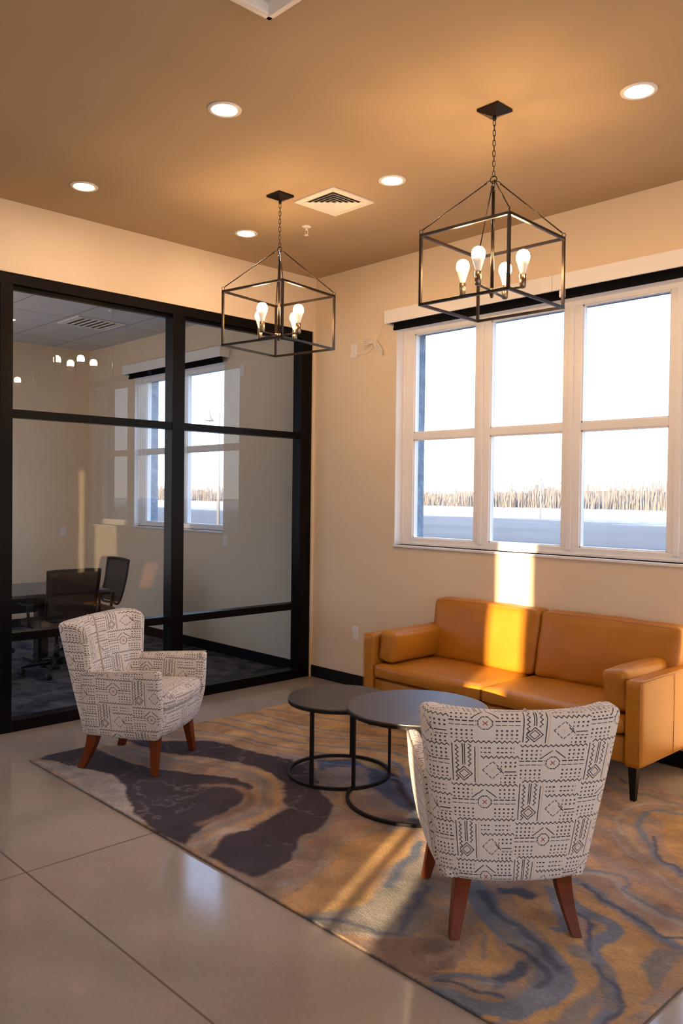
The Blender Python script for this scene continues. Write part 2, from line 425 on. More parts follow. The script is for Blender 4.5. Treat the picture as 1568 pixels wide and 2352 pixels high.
c = MB().box((-4.40, -6, -.2), (-4.25, -5.8, 3.5)).box((-4.40, -3.3, -.2), (-4.25, 0, 3.5)).box((-4.40, -5.8, -.2), (-4.25, -3.3, .4)).box((-4.40, -5.8, 3.2), (-4.25, -3.3, 3.5))  # unseen opening added in this wall to brighten the glass room
structure('wall_conference', c, wall_m)
structure('wall_conference_end', pierced(-4.4, -.12, -.2, 3.5, [(-4.1, -.45, .5, 3.15)], -6.15, -6.0), wall_m)  # opening invented to bring cool daylight into the glass room
structure('sun_blocker_wall', MB().box((-16, -12.3, -.8), (3.6, -12, 4.6)), brick_m)  # unseen wall added to keep direct sun out of the glass room
sh = -SUN_SLOPE*8.0
sun_slots = [(1.985+sh, 2.292+sh, .90, 3.28), (3.385+sh, 3.97+sh, .78, 3.28), (4.22+sh, 4.41+sh, .78, 3.28)]  # openings made up and sized to throw the sun beams
structure('wall_front', pierced(-.2, RX1, -.2, 3.7, sun_slots, RY0-.10, RY0).box((2.050+sh, RY0-.08, .90), (2.100+sh, RY0-.02, 1.55)), wall_m)  # short post added to split the first beam near the floor
structure('baseboard_window', MB().box((-.0, -.015, 0), (RX1, 0, .1018)), baseb_m, bevel=.003)
structure('baseboard_conference', MB().box((-4.25, -.015, 0), (-.13, 0, .1018)).box((-4.25, -6, 0), (-4.235, -.015, .1018)), baseb_m)

# ------------------------------------------------------------------ windows
def window(name, O, n, pw, gap, edge, zp):
    x0, x1, z0, z1 = O; zb, m1, m2, zt = zp
    root = empty(name, (x0, 0, z0), kind='structure')
    L = (-x0, 0, -z0)
    def bld(nm, mb, m, **k):
        o = mb.build(nm, m, root, loc=L, **k); return o
    # white returns lining the opening, sill with a small nosing
    j = MB().box((x0, .001, z0), (x0+.004, .10, z1)).box((x1-.004, .001, z0), (x1, .10, z1)).box((x0, .001, z1-.004), (x1, .10, z1))
    bld('jamb', j, vinyl_m)
    bld('window_sill', MB().box((x0-.006, -.018, z0-.020), (x1+.006, .105, z0)), white_m, bevel=.005)
    f = MB(); y0, y1 = .088, .155
    f.box((x0, y0, z0), (x0+edge, y1, z1)).box((x1-edge, y0, z0), (x1, y1, z1))
    f.box((x0+edge, y0, zt), (x1-edge, y1, z1)).box((x0+edge, y0, z0), (x1-edge, y1, zb))
    f.box((x0+.005, y0-.012, z0), (x0+.030, y0, z1)).box((x1-.03, y0-.012, z0), (x1-.005, y0, z1))
    f.box((x0, y0-.010, z0), (x1, y0, z0+.018))
    bld('window_frame', f, vinyl_m, bevel=.003)
    P = [x0+edge+i*(pw+gap) for i in range(n)]
    for i in range(n):
        a = P[i]; b = a+pw
        if i: bld('mullion', MB().box((a-gap, y0, zb), (a, y1, zt)).box((a-gap*.68, y0-.014, zb-.02), (a-gap*.40, y0, zt+.01)), vinyl_m, bevel=.003)
        bld('muntin', MB().box((a, y0+.006, m1), (b, y1-.008, m2)), vinyl_m, bevel=.003)
        s = MB()   # sash bead round each light
        for c0, c1 in ((zb, m1), (m2, zt)):
            q = .009
            s.box((a, .100, c0), (a+q, .135, c1)).box((b-q, .100, c0), (b, .135, c1)).box((a, .100, c0), (b, .135, c0+q)).box((a, .100, c1-q), (b, .135, c1))
        bld('sash', s, vinyl_m)
        for c0, c1 in ((zb, m1), (m2, zt)):
            bld('pane', MB().add([(a, .125, c0), (b, .125, c0), (b, .125, c1), (a, .125, c1)], [(0, 1, 2, 3)]), wglass_m)
    return root
window('window_1', WO, 4, .6056, .1362, .1106, (1.278, 2.0646, 2.1174, 2.902))
window('added_window_3', WR, 4, .6056, .1362, .1106, (1.278, 2.0646, 2.1174, 2.902))  # added window beyond the view, for more sky light
window('window_2', WC, 2, .70, .136, .110, (1.285, 2.0646, 2.1174, 2.902))

def valance(x0, x1, seam, label, slabel):
    root = empty('window_valance', ((x0+x1)/2, 0, 2.972), label=label, cat='valance')
    L = (-(x0+x1)/2, 0, -2.972)
    m = MB()
    for a, b in ((x0, seam-.001), (seam+.001, x1)) if seam else ((x0, x1),): m.box((a, -.120, 2.972), (b, -.104, 3.076))
    m.build('fascia', white_m, root, loc=L, bevel=.002)
    MB().box((x0, -.104, 3.064), (x1, -.001, 3.076)).box((x0, -.104, 2.972), (x0+.012, -.001, 3.064)).box((x1-.012, -.104, 2.972), (x1, -.001, 3.064)).build('return_board', white_m, root, loc=L)
    r = empty('roller_shade', ((x0+x1)/2, -.06, 2.925), label=slabel, cat='window shade')
    L = (-(x0+x1)/2, .06, -2.925)
    MB().box((x0+.05, -.060, 2.925), (x1-.05, -.052, 3.0)).box((x0+.05, -.066, 2.925), (x1-.05, -.046, 2.945)).build('hem_bar', shade_m, r, loc=L)
    MB().tube([(x0+.02, -.055, 3.018), (x1-.02, -.055, 3.018)], .038, 14).build('roll', shade_m, r, loc=L)
    return r, L
r, L = valance(.941, 4.06, 2.458, 'long white boxed valance above the window behind the leather sofa', 'black roller shade rolled up under the white valance above the sofa')
MB().box((2.500, -.100, 2.930), (2.530, -.07, 2.985)).build('bracket', white_m, r, loc=L)
valance(-3.20, -1.28, None, 'white boxed valance over the window seen through the glass partition', 'black roller shade rolled up over the window behind the glass partition')

# ------------------------------------------------------------------ black framed glass partition
gp = empty('glass_partition', (-.06, -2.6, 0), label='black framed floor to ceiling glass partition left of the lounge', cat='glass wall')
GL = (.06, 2.6, 0); gx0, gx1 = -.125, -.012
def post(y0, y1, z0=0, z1=3.0523): MB().box((gx0, y0, z0), (gx1, y1, z1)).build('post', blackf_m, gp, loc=GL, bevel=.004)
post(-.149, -.026); post(-1.451, -1.341); post(-2.760, -2.675); post(-2.865, -2.782); post(-4.05, -3.94); post(-5.30, -5.20)
MB().box((gx0, -5.2, 2.980), (gx1+.001, -.149, 3.0523)).box((gx0+.03, -5.2, 2.955), (gx1-.03, -.149, 2.980)).build('head_rail', blackf_m, gp, loc=GL, bevel=.003)
bays = [(-1.341, -.149), (-2.675, -1.451), (-3.94, -2.865), (-5.2, -4.05)]
for y0, y1 in bays:
    MB().box((gx0+.01, y0, 2.104), (gx1-.004, y1, 2.157)).build('transom', blackf_m, gp, loc=GL, bevel=.003)
    MB().box((gx0+.01, y0, .607), (gx1-.004, y1, .664)).build('mid_rail', blackf_m, gp, loc=GL, bevel=.003)
    MB().box((gx0, y0, 0), (gx1, y1, .078)).build('bottom_rail', blackf_m, gp, loc=GL, bevel=.003)
    for z0, z1 in ((.078, .607), (.664, 2.104), (2.157, 2.956)):
        MB().add([(-.068, y0, z0), (-.068, y1, z0), (-.068, y1, z1), (-.068, y0, z1)], [(0, 1, 2, 3)]).build('pane', pglass_m, gp, loc=GL)

# ------------------------------------------------------------------ ceiling fittings
def downlight(x, y, label, z=CEIL):
    r = empty('recessed_downlight', (x, y, z), label=label, cat='ceiling light', group='recessed ceiling lights')
    MB().lathe([(.058, -.001), (.064, -.006), (.083, -.006), (.085, 0)], 32).build('trim_ring', white_m, r)
    MB().lathe([(.0, -.0035), (.058, -.0035)], 24).build('lens', down_m, r)
DL = [(2.054, -2.467, 'round recessed ceiling light above the floor in front, left of the nearer hanging lantern canopy'),
      (3.590, -1.209, 'round recessed ceiling light at the right edge, beyond the larger lantern'),
      (.584, -2.479, 'round recessed ceiling light nearest the glass partition, far left'),
      (2.023, -1.210, 'round recessed ceiling light between the two hanging lanterns, right of the square vent'),
      (.573, -1.209, 'small round recessed ceiling light left of the sprinkler, above the farther lantern')]
for x, y, l in DL: downlight(x, y, l)
for x, y, l in ((.58, -3.74, 'along the glass partition, left of the view'), (2.05, -3.74, 'over the open floor, left of the ceiling tray'), (5.5, -1.21, 'by the window wall, right of the view'),
                (5.5, -3.74, 'right beside the ceiling tray'), (7.2, -2.47, 'over the right end of the lobby'), (2.05, -6.2, 'by the front wall, nearest the glass partition'),
                (4.0, -6.4, 'by the front wall, behind the ceiling tray'), (6.5, -6.2, 'by the front wall, at the right')):
    downlight(x, y, 'added round recessed fill light '+l)  # unseen lights added to fill the darker parts of the lobby

# square four-way air diffuser
vx, vy = 1.513, -1.211; hv = .185
vr = empty('ceiling_vent', (vx, vy, CEIL), label='white square ceiling air vent with mitred louvres beside the farther lantern', cat='air vent')
m = MB()
for a, b in (((-hv, -hv), (hv, -hv+.045)), ((-hv, hv-.045), (hv, hv)), ((-hv, -hv+.045), (-hv+.045, hv-.045)), ((hv-.045, -hv+.045), (hv, hv-.045))):
    m.box((*a, -.012), (*b, 0))
m.build('vent_frame', vent_m, vr, bevel=.003)
MB().box((-hv+.04, -hv+.04, -.002), (hv-.04, hv-.04, 0)).build('backing', dark_m, vr)
for k in range(5):
    o_ = .138-k*.027; i_ = o_-.0165; m = MB()
    for q in range(4):
        T = Matrix.Rotation(q*PI/2, 4, 'Z')
        m.add([(-o_, -o_, -.012), (o_, -o_, -.012), (i_+.006, -i_-.006, -.003), (-i_-.006, -i_-.006, -.003), (-o_, -o_, -.010), (o_, -o_, -.010), (i_+.006, -i_-.006, -.001), (-i_-.006, -i_-.006, -.001)],
              [(0, 1, 2, 3), (7, 6, 5, 4), (0, 4, 5, 1), (2, 6, 7, 3)], T=T)
    m.build('louvre', vent_m, vr)
sr = empty('fire_sprinkler', (1.009, -1.004, CEIL), label='small white fire sprinkler head on the ceiling near the corner', cat='sprinkler')
MB().lathe([(.0, 0), (.034, 0), (.036, -.006), (.020, -.012), (.0, -.013)], 20).build('escutcheon', white_m, sr)
MB().lathe([(.009, -.008), (.009, -.026), (.006, -.03)], 10).tube([(-.014, 0, -.028), (-.014, 0, -.05), (0, 0, -.062)], .003, 6).tube([(.014, 0, -.028), (.014, 0, -.05), (0, 0, -.062)], .003, 6).lathe([(0, -.062), (.017, -.062), (.017, -.065), (0, -.066)], 12).build('nozzle', white_m, sr)
# fittings of the room behind the glass
cv = empty('ceiling_grille', (-2.6, -.80, 3.38), label='rectangular air grille in the tiled ceiling behind the glass', cat='air vent')
MB().box((-.24, -.27, -.012), (.24, -.235, 0)).box((-.24, .235, -.012), (.24, .27, 0)).box((-.24, -.235, -.012), (-.205, .235, 0)).box((.205, -.235, -.012), (.24, .235, 0)).build('grille_frame', vent_m, cv)
MB().box((-.205, -.235, -.003), (.205, .235, -.001)).build('backing', dark_m, cv)
m = MB()
for k in range(7): m.box((-.20, -.22+k*.068, -.012), (.20, -.20+k*.068, -.005))
m.build('blades', vent_m, cv)
cs = empty('fire_sprinkler', (-1.9, -.95, 3.38), label='small fire sprinkler in the tiled ceiling behind the glass', cat='sprinkler')
MB().lathe([(.0, 0), (.034, 0), (.036, -.006), (.0, -.012)], 16).build('escutcheon', white_m, cs)
MB().lathe([(.009, -.01), (.009, -.05), (.02, -.055), (0, -.06)], 10).build('nozzle', white_m, cs)

# ------------------------------------------------------------------ wall plates and cord
def plate(name, x, z, label, cat, kind, y=0, T=None, w=.072, h=.116):
    r = empty(name, (x, y, z), label=label, cat=cat)
    if T: r.rotation_euler = (0, 0, T)
    MB().box((-w/2, -.006, -h/2), (w/2, 0, h/2)).build('cover_plate', white_m, r, bevel=.003)
    if kind == 'outlet':
        for s in (-1, 1): MB().box((-.017, -.009, s*.027-.014), (.017, -.006, s*.027+.014)).build('socket', white_m, r, bevel=.002)
    else: MB().box((-.017, -.010, -.034), (.017, -.006, .034)).build('rocker', white_m, r, bevel=.002)
    return r
plate('wall_outlet', .489, 2.828, 'white wall outlet high beside the window valance with a cord plugged in', 'wall outlet', 'outlet')
plate('wall_outlet', .546, .452, 'white wall outlet low on the wall left of the sofa', 'wall outlet', 'rocker')
plate('wall_outlet', -1.07, 2.826, 'white wall outlet high beside the valance behind the glass', 'wall outlet', 'outlet')
plate('wall_switch', -1.318, 1.14, 'white wall plate under the window corner behind the glass', 'wall switch', 'rocker')
plate('wall_switch', -4.25, 1.13, 'white wall plate on the far side wall of the glass room', 'wall switch', 'rocker', y=-.33, T=PI/2)
pc = MB()
pc.tube(catmull([(.50, -.014, 2.80), (.54, -.030, 2.788), (.60, -.02, 2.785), (.68, -.02, 2.80), (.735, -.025, 2.85), (.76, -.03, 2.868), (.79, -.02, 2.93), (.83, -.015, 3.02), (.85, -.03, 3.06), (.945, -.05, 3.05)], 5, False), .0028, 6)
for k in range(4):
    d = (k-1.5)*.006
    pc.tube(catmull([(.745, -.03, 2.862), (.69, -.03-d, 2.885+d*2), (.625, -.03, 2.875+d*3), (.63, -.03, 2.865+d*3), (.70, -.03+d, 2.868+d), (.745, -.03, 2.860)], 4, False), .0028, 6)
    pc.tube(catmull([(.748, -.03, 2.862), (.79, -.03-d, 2.84+d*2), (.835, -.03, 2.775+d*2), (.825, -.03, 2.770+d*2), (.775, -.03+d, 2.815+d), (.748, -.03, 2.858)], 4, False), .0028, 6)
tag(pc.build('power_cord', cable_m, weld=True), 'bundled thin white cord hanging between the outlet and the window valance', 'cord')

# ------------------------------------------------------------------ hanging lanterns
def lantern(x, y, rot, arm, label):
    root = empty('hanging_lantern', (x, y, CEIL), label=label, cat='pendant light', group='open cage hanging lanterns')
    zt, zb, h, q = -.627, -.966, .2505, .0065
    m = MB().box((-.063, -.063, -.014), (.063, .063, 0))
    m.add([(-.060, -.060, -.014), (.060, -.060, -.014), (.060, .060, -.014), (-.060, .060, -.014), (-.012, -.012, -.034), (.012, -.012, -.034), (.012, .012, -.034), (-.012, .012, -.034)],
          [(0, 4, 5, 1), (1, 5, 6, 2), (2, 6, 7, 3), (3, 7, 4, 0), (7, 6, 5, 4)])
    m.lathe([(.010, -.03), (.010, -.052), (.004, -.058)], 12)
    m.build('canopy', bronze_m, root, bevel=.002)
    # chain
    m = MB(); z = -.055; zend = -.330; n = 11; pitch = (z-zend)/n
    for k in range(n):
        zc = z-pitch*(k+.5); a = PI/4+(k % 2)*PI/2; hl_, rr = pitch*.5+.0025, .0062
        pts = []
        for s in range(16):
            th = 2*PI*s/16; px = rr*math.cos(th); pz = rr*math.sin(th)+(hl_-rr)*(1 if math.sin(th) > 0 else -1)
            pts.append((px*math.cos(a), px*math.sin(a), zc+pz))
        m.tube(pts, .0019, 6, closed=True)
    m.build('chain', bronze_m, root)
    # hub: big ring and a hooked cross
    m = MB(); pts = [(.017*math.cos(t*PI/8)*math.cos(arm), .017*math.cos(t*PI/8)*math.sin(arm), -.345+.017*math.sin(t*PI/8)) for t in range(16)]
    m.tube(pts, .0028, 6, closed=True)
    m.lathe([(.0, -.352), (.012, -.354), (.014, -.358), (.0, -.362)], 14)
    cor = [(math.cos(rot+PI/4+k*PI/2)*h*math.sqrt(2), math.sin(rot+PI/4+k*PI/2)*h*math.sqrt(2)) for k in range(4)]
    for cx, cy in cor:
        d = Vector((cx, cy, 0)).normalized()
        m.tube([d*.006+Vector((0, 0, -.357)), d*.022+Vector((0, 0, -.353)), d*.032+Vector((0, 0, -.358)), d*.036+Vector((0, 0, -.366))], .0022, 6)
    m.build('hub', bronze_m, root)
    for cx, cy in cor:
        d = Vector((cx, cy, 0)).normalized(); p0 = d*.034+Vector((0, 0, -.364)); p1 = Vector((cx, cy, zt+.028)) - d*.008
        rd = MB().tube([p0, p1], .0032, 8).tube([p0, p0+(p1-p0)*.03], .0048, 8).build('hanging_rod', bronze_m, root)
        e_ = Vector((cx, cy, zt+.012)); pts = [(e_.x+d.x*.009*math.cos(t*PI/6), e_.y+d.y*.009*math.cos(t*PI/6), e_.z+.006+.010*math.sin(t*PI/6)) for t in range(12)]
        MB().tube(pts, .0018, 6, closed=True).build('loop', bronze_m, root)
    # cage of square bar
    C4 = [Vector((cx, cy, 0)) for cx, cy in cor]
    for k in range(4):
        a, b = C4[k], C4[(k+1) % 4]
        for z in (zt, zb):
            m = MB(); T = frame_axis(a+Vector((0, 0, z)), b+Vector((0, 0, z))); L_ = (b-a).length
            m.box((-q, -q, -q), (q, q, L_+q), T=T); m.build('cage_bar', bronze_m, root)
        T = Matrix.Translation((a.x, a.y, 0)) @ Matrix.Rotation(rot, 4, 'Z')
        MB().box((-q, -q, zb+q), (q, q, zt-q), T=T).build('cage_upright', bronze_m, root)
    MB().tube([(0, 0, -.40), (0, 0, -.885)], .0085, 14).lathe([(.0, -.378), (.006, -.38), (.010, -.40), (.0085, -.404)], 14).build('stem', bronze_m, root)
    pts = [(.008*math.cos(t*PI/5), 0, -.370+.011*math.sin(t*PI/5)) for t in range(10)]
    MB().tube(pts, .002, 6, closed=True).build('stem_hook', bronze_m, root)
    MB().lathe([(.0, -.878), (.026, -.882), (.028, -.892), (.028, -.900), (.012, -.906), (.006, -.925), (.0, -.927)], 20).build('arm_hub', nickel_m, root)
    for k in range(4):
        th = arm+k*PI/2; d = Vector((math.cos(th), math.sin(th), 0)); T = Matrix.Translation((0, 0, -.893)) @ Matrix.Rotation(th, 4, 'Z')
        ar = MB().box((.02, -.006, -.004), (.168, .006, .004), T=T).build('arm', bronze_m, root, bevel=.001)
        cx, cy = d.x*.160, d.y*.160
        MB().lathe([(.0, -.898), (.012, -.898), (.0165, -.892), (.0165, -.832), (.0, -.832)], 18, c=(cx, cy)).build('socket', nickel_m, root)
        bb = MB().lathe([(.012, -.834), (.014, -.822), (.0235, -.790), (.0285, -.772)], 20, c=(cx, cy)).build('bulb_collar', bulbw_m, root)
        MB().lathe([(.0285, -.772), (.0325, -.760), (.0335, -.748), (.0300, -.731), (.0215, -.7195), (.011, -.7145), (0, -.7135)], 14, c=(cx, cy)).build('bulb', bulb_m, root)
    return root
lantern(3.003, -1.530, .0495, math.radians(11.8), 'larger black open cage lantern with four lit bulbs hanging in front of the window')
lantern(1.345, -1.525, .154, math.radians(10.2), 'farther black open cage lantern hanging by the corner of the glass partition')
# ------------------------------------------------------------------ rug: colours laid down stroke by stroke in metres on the rug
RUG=[('P','o',0.04,[(0.58,-1.72),(0.53,-1.15),(0.58,-0.59),(1.51,-0.31),(2.43,-1.37),(2.17,-1.45),(1.82,-1.47),(1.52,-1.63),(1.11,-1.74),(0.89,-1.85)]),
('L','g',0.035,0.012,[(0.51,-1.64),(0.82,-1.53),(1.23,-1.47),(1.61,-1.35),(1.89,-1.16),(2.21,-1.11)]),
('L','b',0.022,0.012,[(0.49,-1.48),(0.82,-1.37),(1.21,-1.34),(1.53,-1.2),(1.82,-1.01),(2.08,-0.96)]),
('L','g',0.03,0.012,[(0.49,-1.29),(0.76,-1.17),(1.18,-1.12),(1.5,-1.01),(1.76,-0.86),(1.96,-0.78)]),
('L','t',0.03,0.012,[(0.68,-1.85),(1.0,-1.72),(1.35,-1.64),(1.69,-1.56),(1.93,-1.42)]),
('L','b',0.018,0.012,[(0.76,-1.77),(1.09,-1.65),(1.43,-1.55),(1.72,-1.45),(1.98,-1.33),(2.26,-1.29)]),
('L','b',0.016,0.012,[(0.85,-1.24),(1.22,-1.19),(1.55,-1.1),(1.78,-0.96)]),
('L','g',0.022,0.012,[(0.55,-1.13),(0.79,-0.99),(1.18,-0.87),(1.53,-0.78)]),
('L','r',0.05,0.03,[(0.78,-0.77),(1.18,-0.69),(1.62,-0.71)]),
('P','n',0.02,[(0.64,-2.22),(0.8,-2.1),(1.08,-1.8),(1.47,-1.74),(1.7,-1.66),(1.92,-1.82),(2.2,-1.91),(2.42,-1.99),(2.56,-2.22),(2.59,-2.4),(2.71,-2.53),(2.76,-2.66),(2.76,-2.79),(2.6,-2.81),(2.44,-2.8),(2.34,-2.64),(2.33,-2.47),(2.25,-2.18),(1.94,-1.95),(1.66,-1.89),(1.37,-2.01),(1.08,-2.18)]),
('P','n',0.02,[(0.66,-2.79),(0.6,-2.46),(1.01,-2.42),(1.28,-2.39),(1.74,-2.12),(1.91,-2.13),(2.07,-2.38),(2.09,-2.46),(2.24,-2.74),(2.28,-2.82),(1.98,-2.83),(1.61,-2.74),(1.32,-2.64),(0.95,-2.69)]),
('P','l',0.012,[(0.68,-2.82),(0.95,-2.69),(1.22,-2.6),(1.44,-2.65),(1.58,-2.73),(1.83,-2.8),(1.95,-2.82),(1.86,-2.84),(1.38,-2.82),(0.92,-2.83)]),
('L','c',0.055,0.02,[(0.69,-2.33),(1.13,-2.21),(1.44,-2.06),(1.66,-1.95),(1.95,-1.99),(2.17,-2.16),(2.26,-2.36),(2.28,-2.53),(2.31,-2.67),(2.32,-2.78)]),
('L','g',0.03,0.02,[(0.82,-2.29),(1.24,-2.19),(1.57,-2.06),(1.83,-2.02),(2.06,-2.15),(2.19,-2.36),(2.22,-2.56),(2.23,-2.73)]),
('L','o',0.02,0.012,[(1.72,-1.93),(2.01,-2.02),(2.17,-2.16),(2.25,-2.35),(2.26,-2.51)]),
('L','r',0.05,0.03,[(1.7,-2.32),(1.84,-2.2),(2.03,-2.23),(2.11,-2.4),(2.13,-2.62)]),
('L','l',0.03,0.015,[(2.29,-2.8),(2.33,-2.73),(2.31,-2.6),(2.33,-2.51)]),
('L','g',0.03,0.015,[(2.42,-1.99),(2.59,-2.25),(2.63,-2.43),(2.76,-2.56),(2.79,-2.68),(2.8,-2.79)]),
('L','t',0.1,0.04,[(2.46,-1.85),(2.63,-2.14),(2.73,-2.39),(2.8,-2.56),(2.85,-2.74)]),
('L','l',0.03,0.02,[(2.79,-1.96),(2.85,-2.25),(2.81,-2.42),(2.89,-2.58),(2.88,-2.76)]),
('P','o',0.02,[(2.99,-2.84),(2.95,-2.67),(2.87,-2.45),(2.75,-2.29),(2.78,-2.08),(2.86,-1.9),(3.04,-2.13),(3.11,-2.38),(3.24,-2.61),(3.22,-2.78),(3.13,-2.83)]),
('L','c',0.05,0.03,[(2.91,-2.82),(2.92,-2.7),(2.88,-2.51),(2.75,-2.32),(2.74,-2.04)]),
('P','d',0.03,[(1.78,-1.55),(1.92,-1.4),(2.09,-1.42),(2.26,-1.42),(2.46,-1.56),(2.68,-1.71),(2.89,-1.86),(2.79,-1.85),(2.72,-1.78),(2.57,-1.72),(2.41,-1.68),(2.27,-1.58),(2.12,-1.45),(2.03,-1.47),(1.94,-1.6),(1.96,-1.71)]),
('L','b',0.03,0.02,[(2.1,-1.24),(2.22,-1.28),(2.4,-1.43),(2.74,-1.72)]),
('L','n',0.05,0.03,[(2.27,-1.4),(2.48,-1.54),(2.7,-1.72)]),
('P','n',0.03,[(1.79,-1.76),(1.77,-1.59),(1.93,-1.71),(2.1,-1.82),(2.1,-1.87),(1.98,-1.88)]),
('L','g',0.03,0.02,[(1.95,-1.71),(2.09,-1.8),(2.15,-1.79)]),
('L','t',0.07,0.04,[(2.03,-1.7),(2.07,-1.56),(2.15,-1.52)]),
('L','b',0.02,0.012,[(1.55,-1.66),(1.85,-1.57),(2.14,-1.42),(2.45,-1.46)]),
('P','g',0.02,[(3.13,-2.83),(3.16,-2.76),(3.2,-2.7),(3.23,-2.62),(3.18,-2.44),(3.12,-2.27),(3.06,-2.1),(3.1,-2.02),(3.32,-2.28),(3.34,-2.37),(3.46,-2.46),(3.53,-2.65),(3.44,-2.73),(3.32,-2.77),(3.23,-2.83)]),
('L','d',0.02,0.02,[(3.15,-2.83),(3.25,-2.74),(3.4,-2.71),(3.51,-2.65)]),
('L','d',0.05,0.03,[(2.98,-2.01),(3.12,-2.27),(3.19,-2.42)]),
('L','d',0.04,0.03,[(3.3,-2.32),(3.39,-2.51),(3.45,-2.65)]),
('L','l',0.015,0.01,[(3.27,-2.83),(3.33,-2.78),(3.39,-2.74),(3.45,-2.74)]),
('P','r',0.03,[(3.42,-2.75),(3.52,-2.63),(3.59,-2.56),(3.67,-2.56),(3.76,-2.7),(3.71,-2.8),(3.58,-2.84)]),
('P','o',0.015,[(3.7,-2.75),(3.75,-2.67),(3.73,-2.58),(3.65,-2.48),(3.6,-2.34),(3.68,-2.38),(3.79,-2.49),(3.84,-2.51),(3.86,-2.61),(3.79,-2.69),(3.74,-2.74)]),
('L','g',0.018,0.01,[(3.65,-2.41),(3.72,-2.49),(3.77,-2.56)]),
('L','t',0.04,0.02,[(3.65,-2.69),(3.68,-2.61),(3.68,-2.51),(3.64,-2.46)]),
('P','o',0.015,[(3.55,-2.09),(3.63,-2.07),(3.66,-1.98),(3.79,-2.12),(3.87,-2.18),(3.92,-2.21),(4.02,-2.29),(4.08,-2.34),(4.11,-2.44),(4.12,-2.58),(4.1,-2.75),(4.07,-2.78),(4.03,-2.66),(4.05,-2.53),(3.99,-2.41),(3.9,-2.34),(3.79,-2.27),(3.66,-2.2)]),
('P','o',0.015,[(3.71,-1.88),(3.81,-1.89),(3.95,-1.96),(4.05,-1.99),(4.15,-2.06),(4.22,-2.09),(4.25,-2.29),(4.27,-2.48),(4.25,-2.58),(4.21,-2.46),(4.14,-2.36),(4.03,-2.25),(4.01,-2.19),(4.02,-2.09),(3.97,-2.03),(3.88,-2.03),(3.76,-1.96)]),
('L','b',0.11,0.012,[(3.44,-2.17),(3.58,-2.28),(3.73,-2.35),(3.85,-2.39),(3.94,-2.44),(4.0,-2.51),(4.02,-2.6),(4.01,-2.69),(3.99,-2.79),(3.93,-2.83)]),
('L','d',0.03,0.01,[(3.47,-2.17),(3.64,-2.29),(3.75,-2.32),(3.88,-2.38),(3.98,-2.44)]),
('L','g',0.02,0.008,[(3.7,-2.36),(3.83,-2.41),(3.91,-2.47),(3.96,-2.58),(3.96,-2.68),(3.91,-2.73)]),
('L','d',0.025,0.01,[(3.79,-2.42),(3.9,-2.45),(3.97,-2.49),(3.99,-2.57)]),
('L','d',0.05,0.015,[(3.89,-2.66),(3.9,-2.6),(3.9,-2.54),(3.88,-2.5)]),
('L','b',0.035,0.01,[(3.73,-2.78),(3.77,-2.71),(3.82,-2.67),(3.87,-2.65),(3.91,-2.65)]),
('L','l',0.02,0.01,[(3.79,-2.75),(3.84,-2.71),(3.89,-2.67),(3.89,-2.71)]),
('L','d',0.02,0.008,[(3.73,-2.78),(3.82,-2.74),(3.89,-2.73),(3.94,-2.7)]),
('L','b',0.05,0.015,[(3.78,-2.84),(3.85,-2.81),(3.93,-2.79),(3.98,-2.74)]),
('L','d',0.02,0.01,[(3.78,-2.85),(3.87,-2.85),(3.94,-2.85)]),
('L','o',0.03,0.01,[(3.96,-2.85),(4.01,-2.82)]),
('L','d',0.06,0.015,[(3.53,-2.11),(3.57,-2.07),(3.63,-2.07)]),
('L','b',0.055,0.012,[(3.77,-1.98),(3.85,-2.02),(3.94,-2.03),(3.99,-2.06),(3.99,-2.16),(3.99,-2.24),(4.05,-2.32),(4.12,-2.38),(4.18,-2.46),(4.21,-2.54),(4.22,-2.61)]),
('L','d',0.02,0.01,[(3.82,-2.05),(3.92,-2.09),(3.96,-2.21),(3.99,-2.27),(4.07,-2.35),(4.17,-2.4),(4.21,-2.48),(4.24,-2.59)]),
('L','g',0.03,0.02,[(4.07,-2.32),(4.1,-2.35)]),
('L','g',0.035,0.02,[(4.13,-2.42),(4.2,-2.52)]),
('L','b',0.04,0.02,[(3.65,-1.96),(3.83,-2.16),(3.86,-2.19),(3.83,-2.22)]),
('L','g',0.05,0.02,[(3.94,-2.29),(4.01,-2.31),(3.96,-2.32)]),
('L','b',0.045,0.012,[(3.67,-1.82),(3.75,-1.81),(3.84,-1.87),(3.95,-1.9),(4.07,-1.96),(4.18,-2.0),(4.22,-2.02)]),
('L','d',0.018,0.008,[(3.72,-1.81),(3.81,-1.86),(3.91,-1.89),(4.02,-1.93),(4.13,-1.97),(4.18,-1.93)]),
('L','l',0.04,0.015,[(3.65,-1.74),(3.72,-1.68),(3.79,-1.68),(3.86,-1.75),(3.96,-1.8),(4.07,-1.82),(4.14,-1.83)]),
('L','b',0.02,0.008,[(3.64,-1.73),(3.71,-1.65),(3.79,-1.62),(3.85,-1.67),(3.84,-1.73),(3.94,-1.76),(4.05,-1.79),(4.12,-1.78)]),
('L','t',0.05,0.02,[(3.69,-1.75),(3.79,-1.76),(3.9,-1.82),(4.03,-1.87),(4.13,-1.89)]),
('L','l',0.012,0.008,[(3.5,-1.23),(3.61,-1.34),(3.74,-1.42),(3.88,-1.5),(3.98,-1.57),(4.03,-1.58)]),
('L','b',0.035,0.012,[(3.6,-1.08),(3.69,-1.2),(3.79,-1.32),(3.9,-1.39),(3.97,-1.44)]),
('L','d',0.02,0.01,[(3.7,-1.14),(3.81,-1.31),(3.96,-1.41)]),
('L','c',0.04,0.02,[(3.56,-1.13),(3.65,-1.27),(3.74,-1.33)]),
('P','o',0.03,[(3.63,-0.89),(3.67,-0.76),(3.79,-0.88),(4.0,-1.28),(3.93,-1.35),(3.8,-1.23)]),
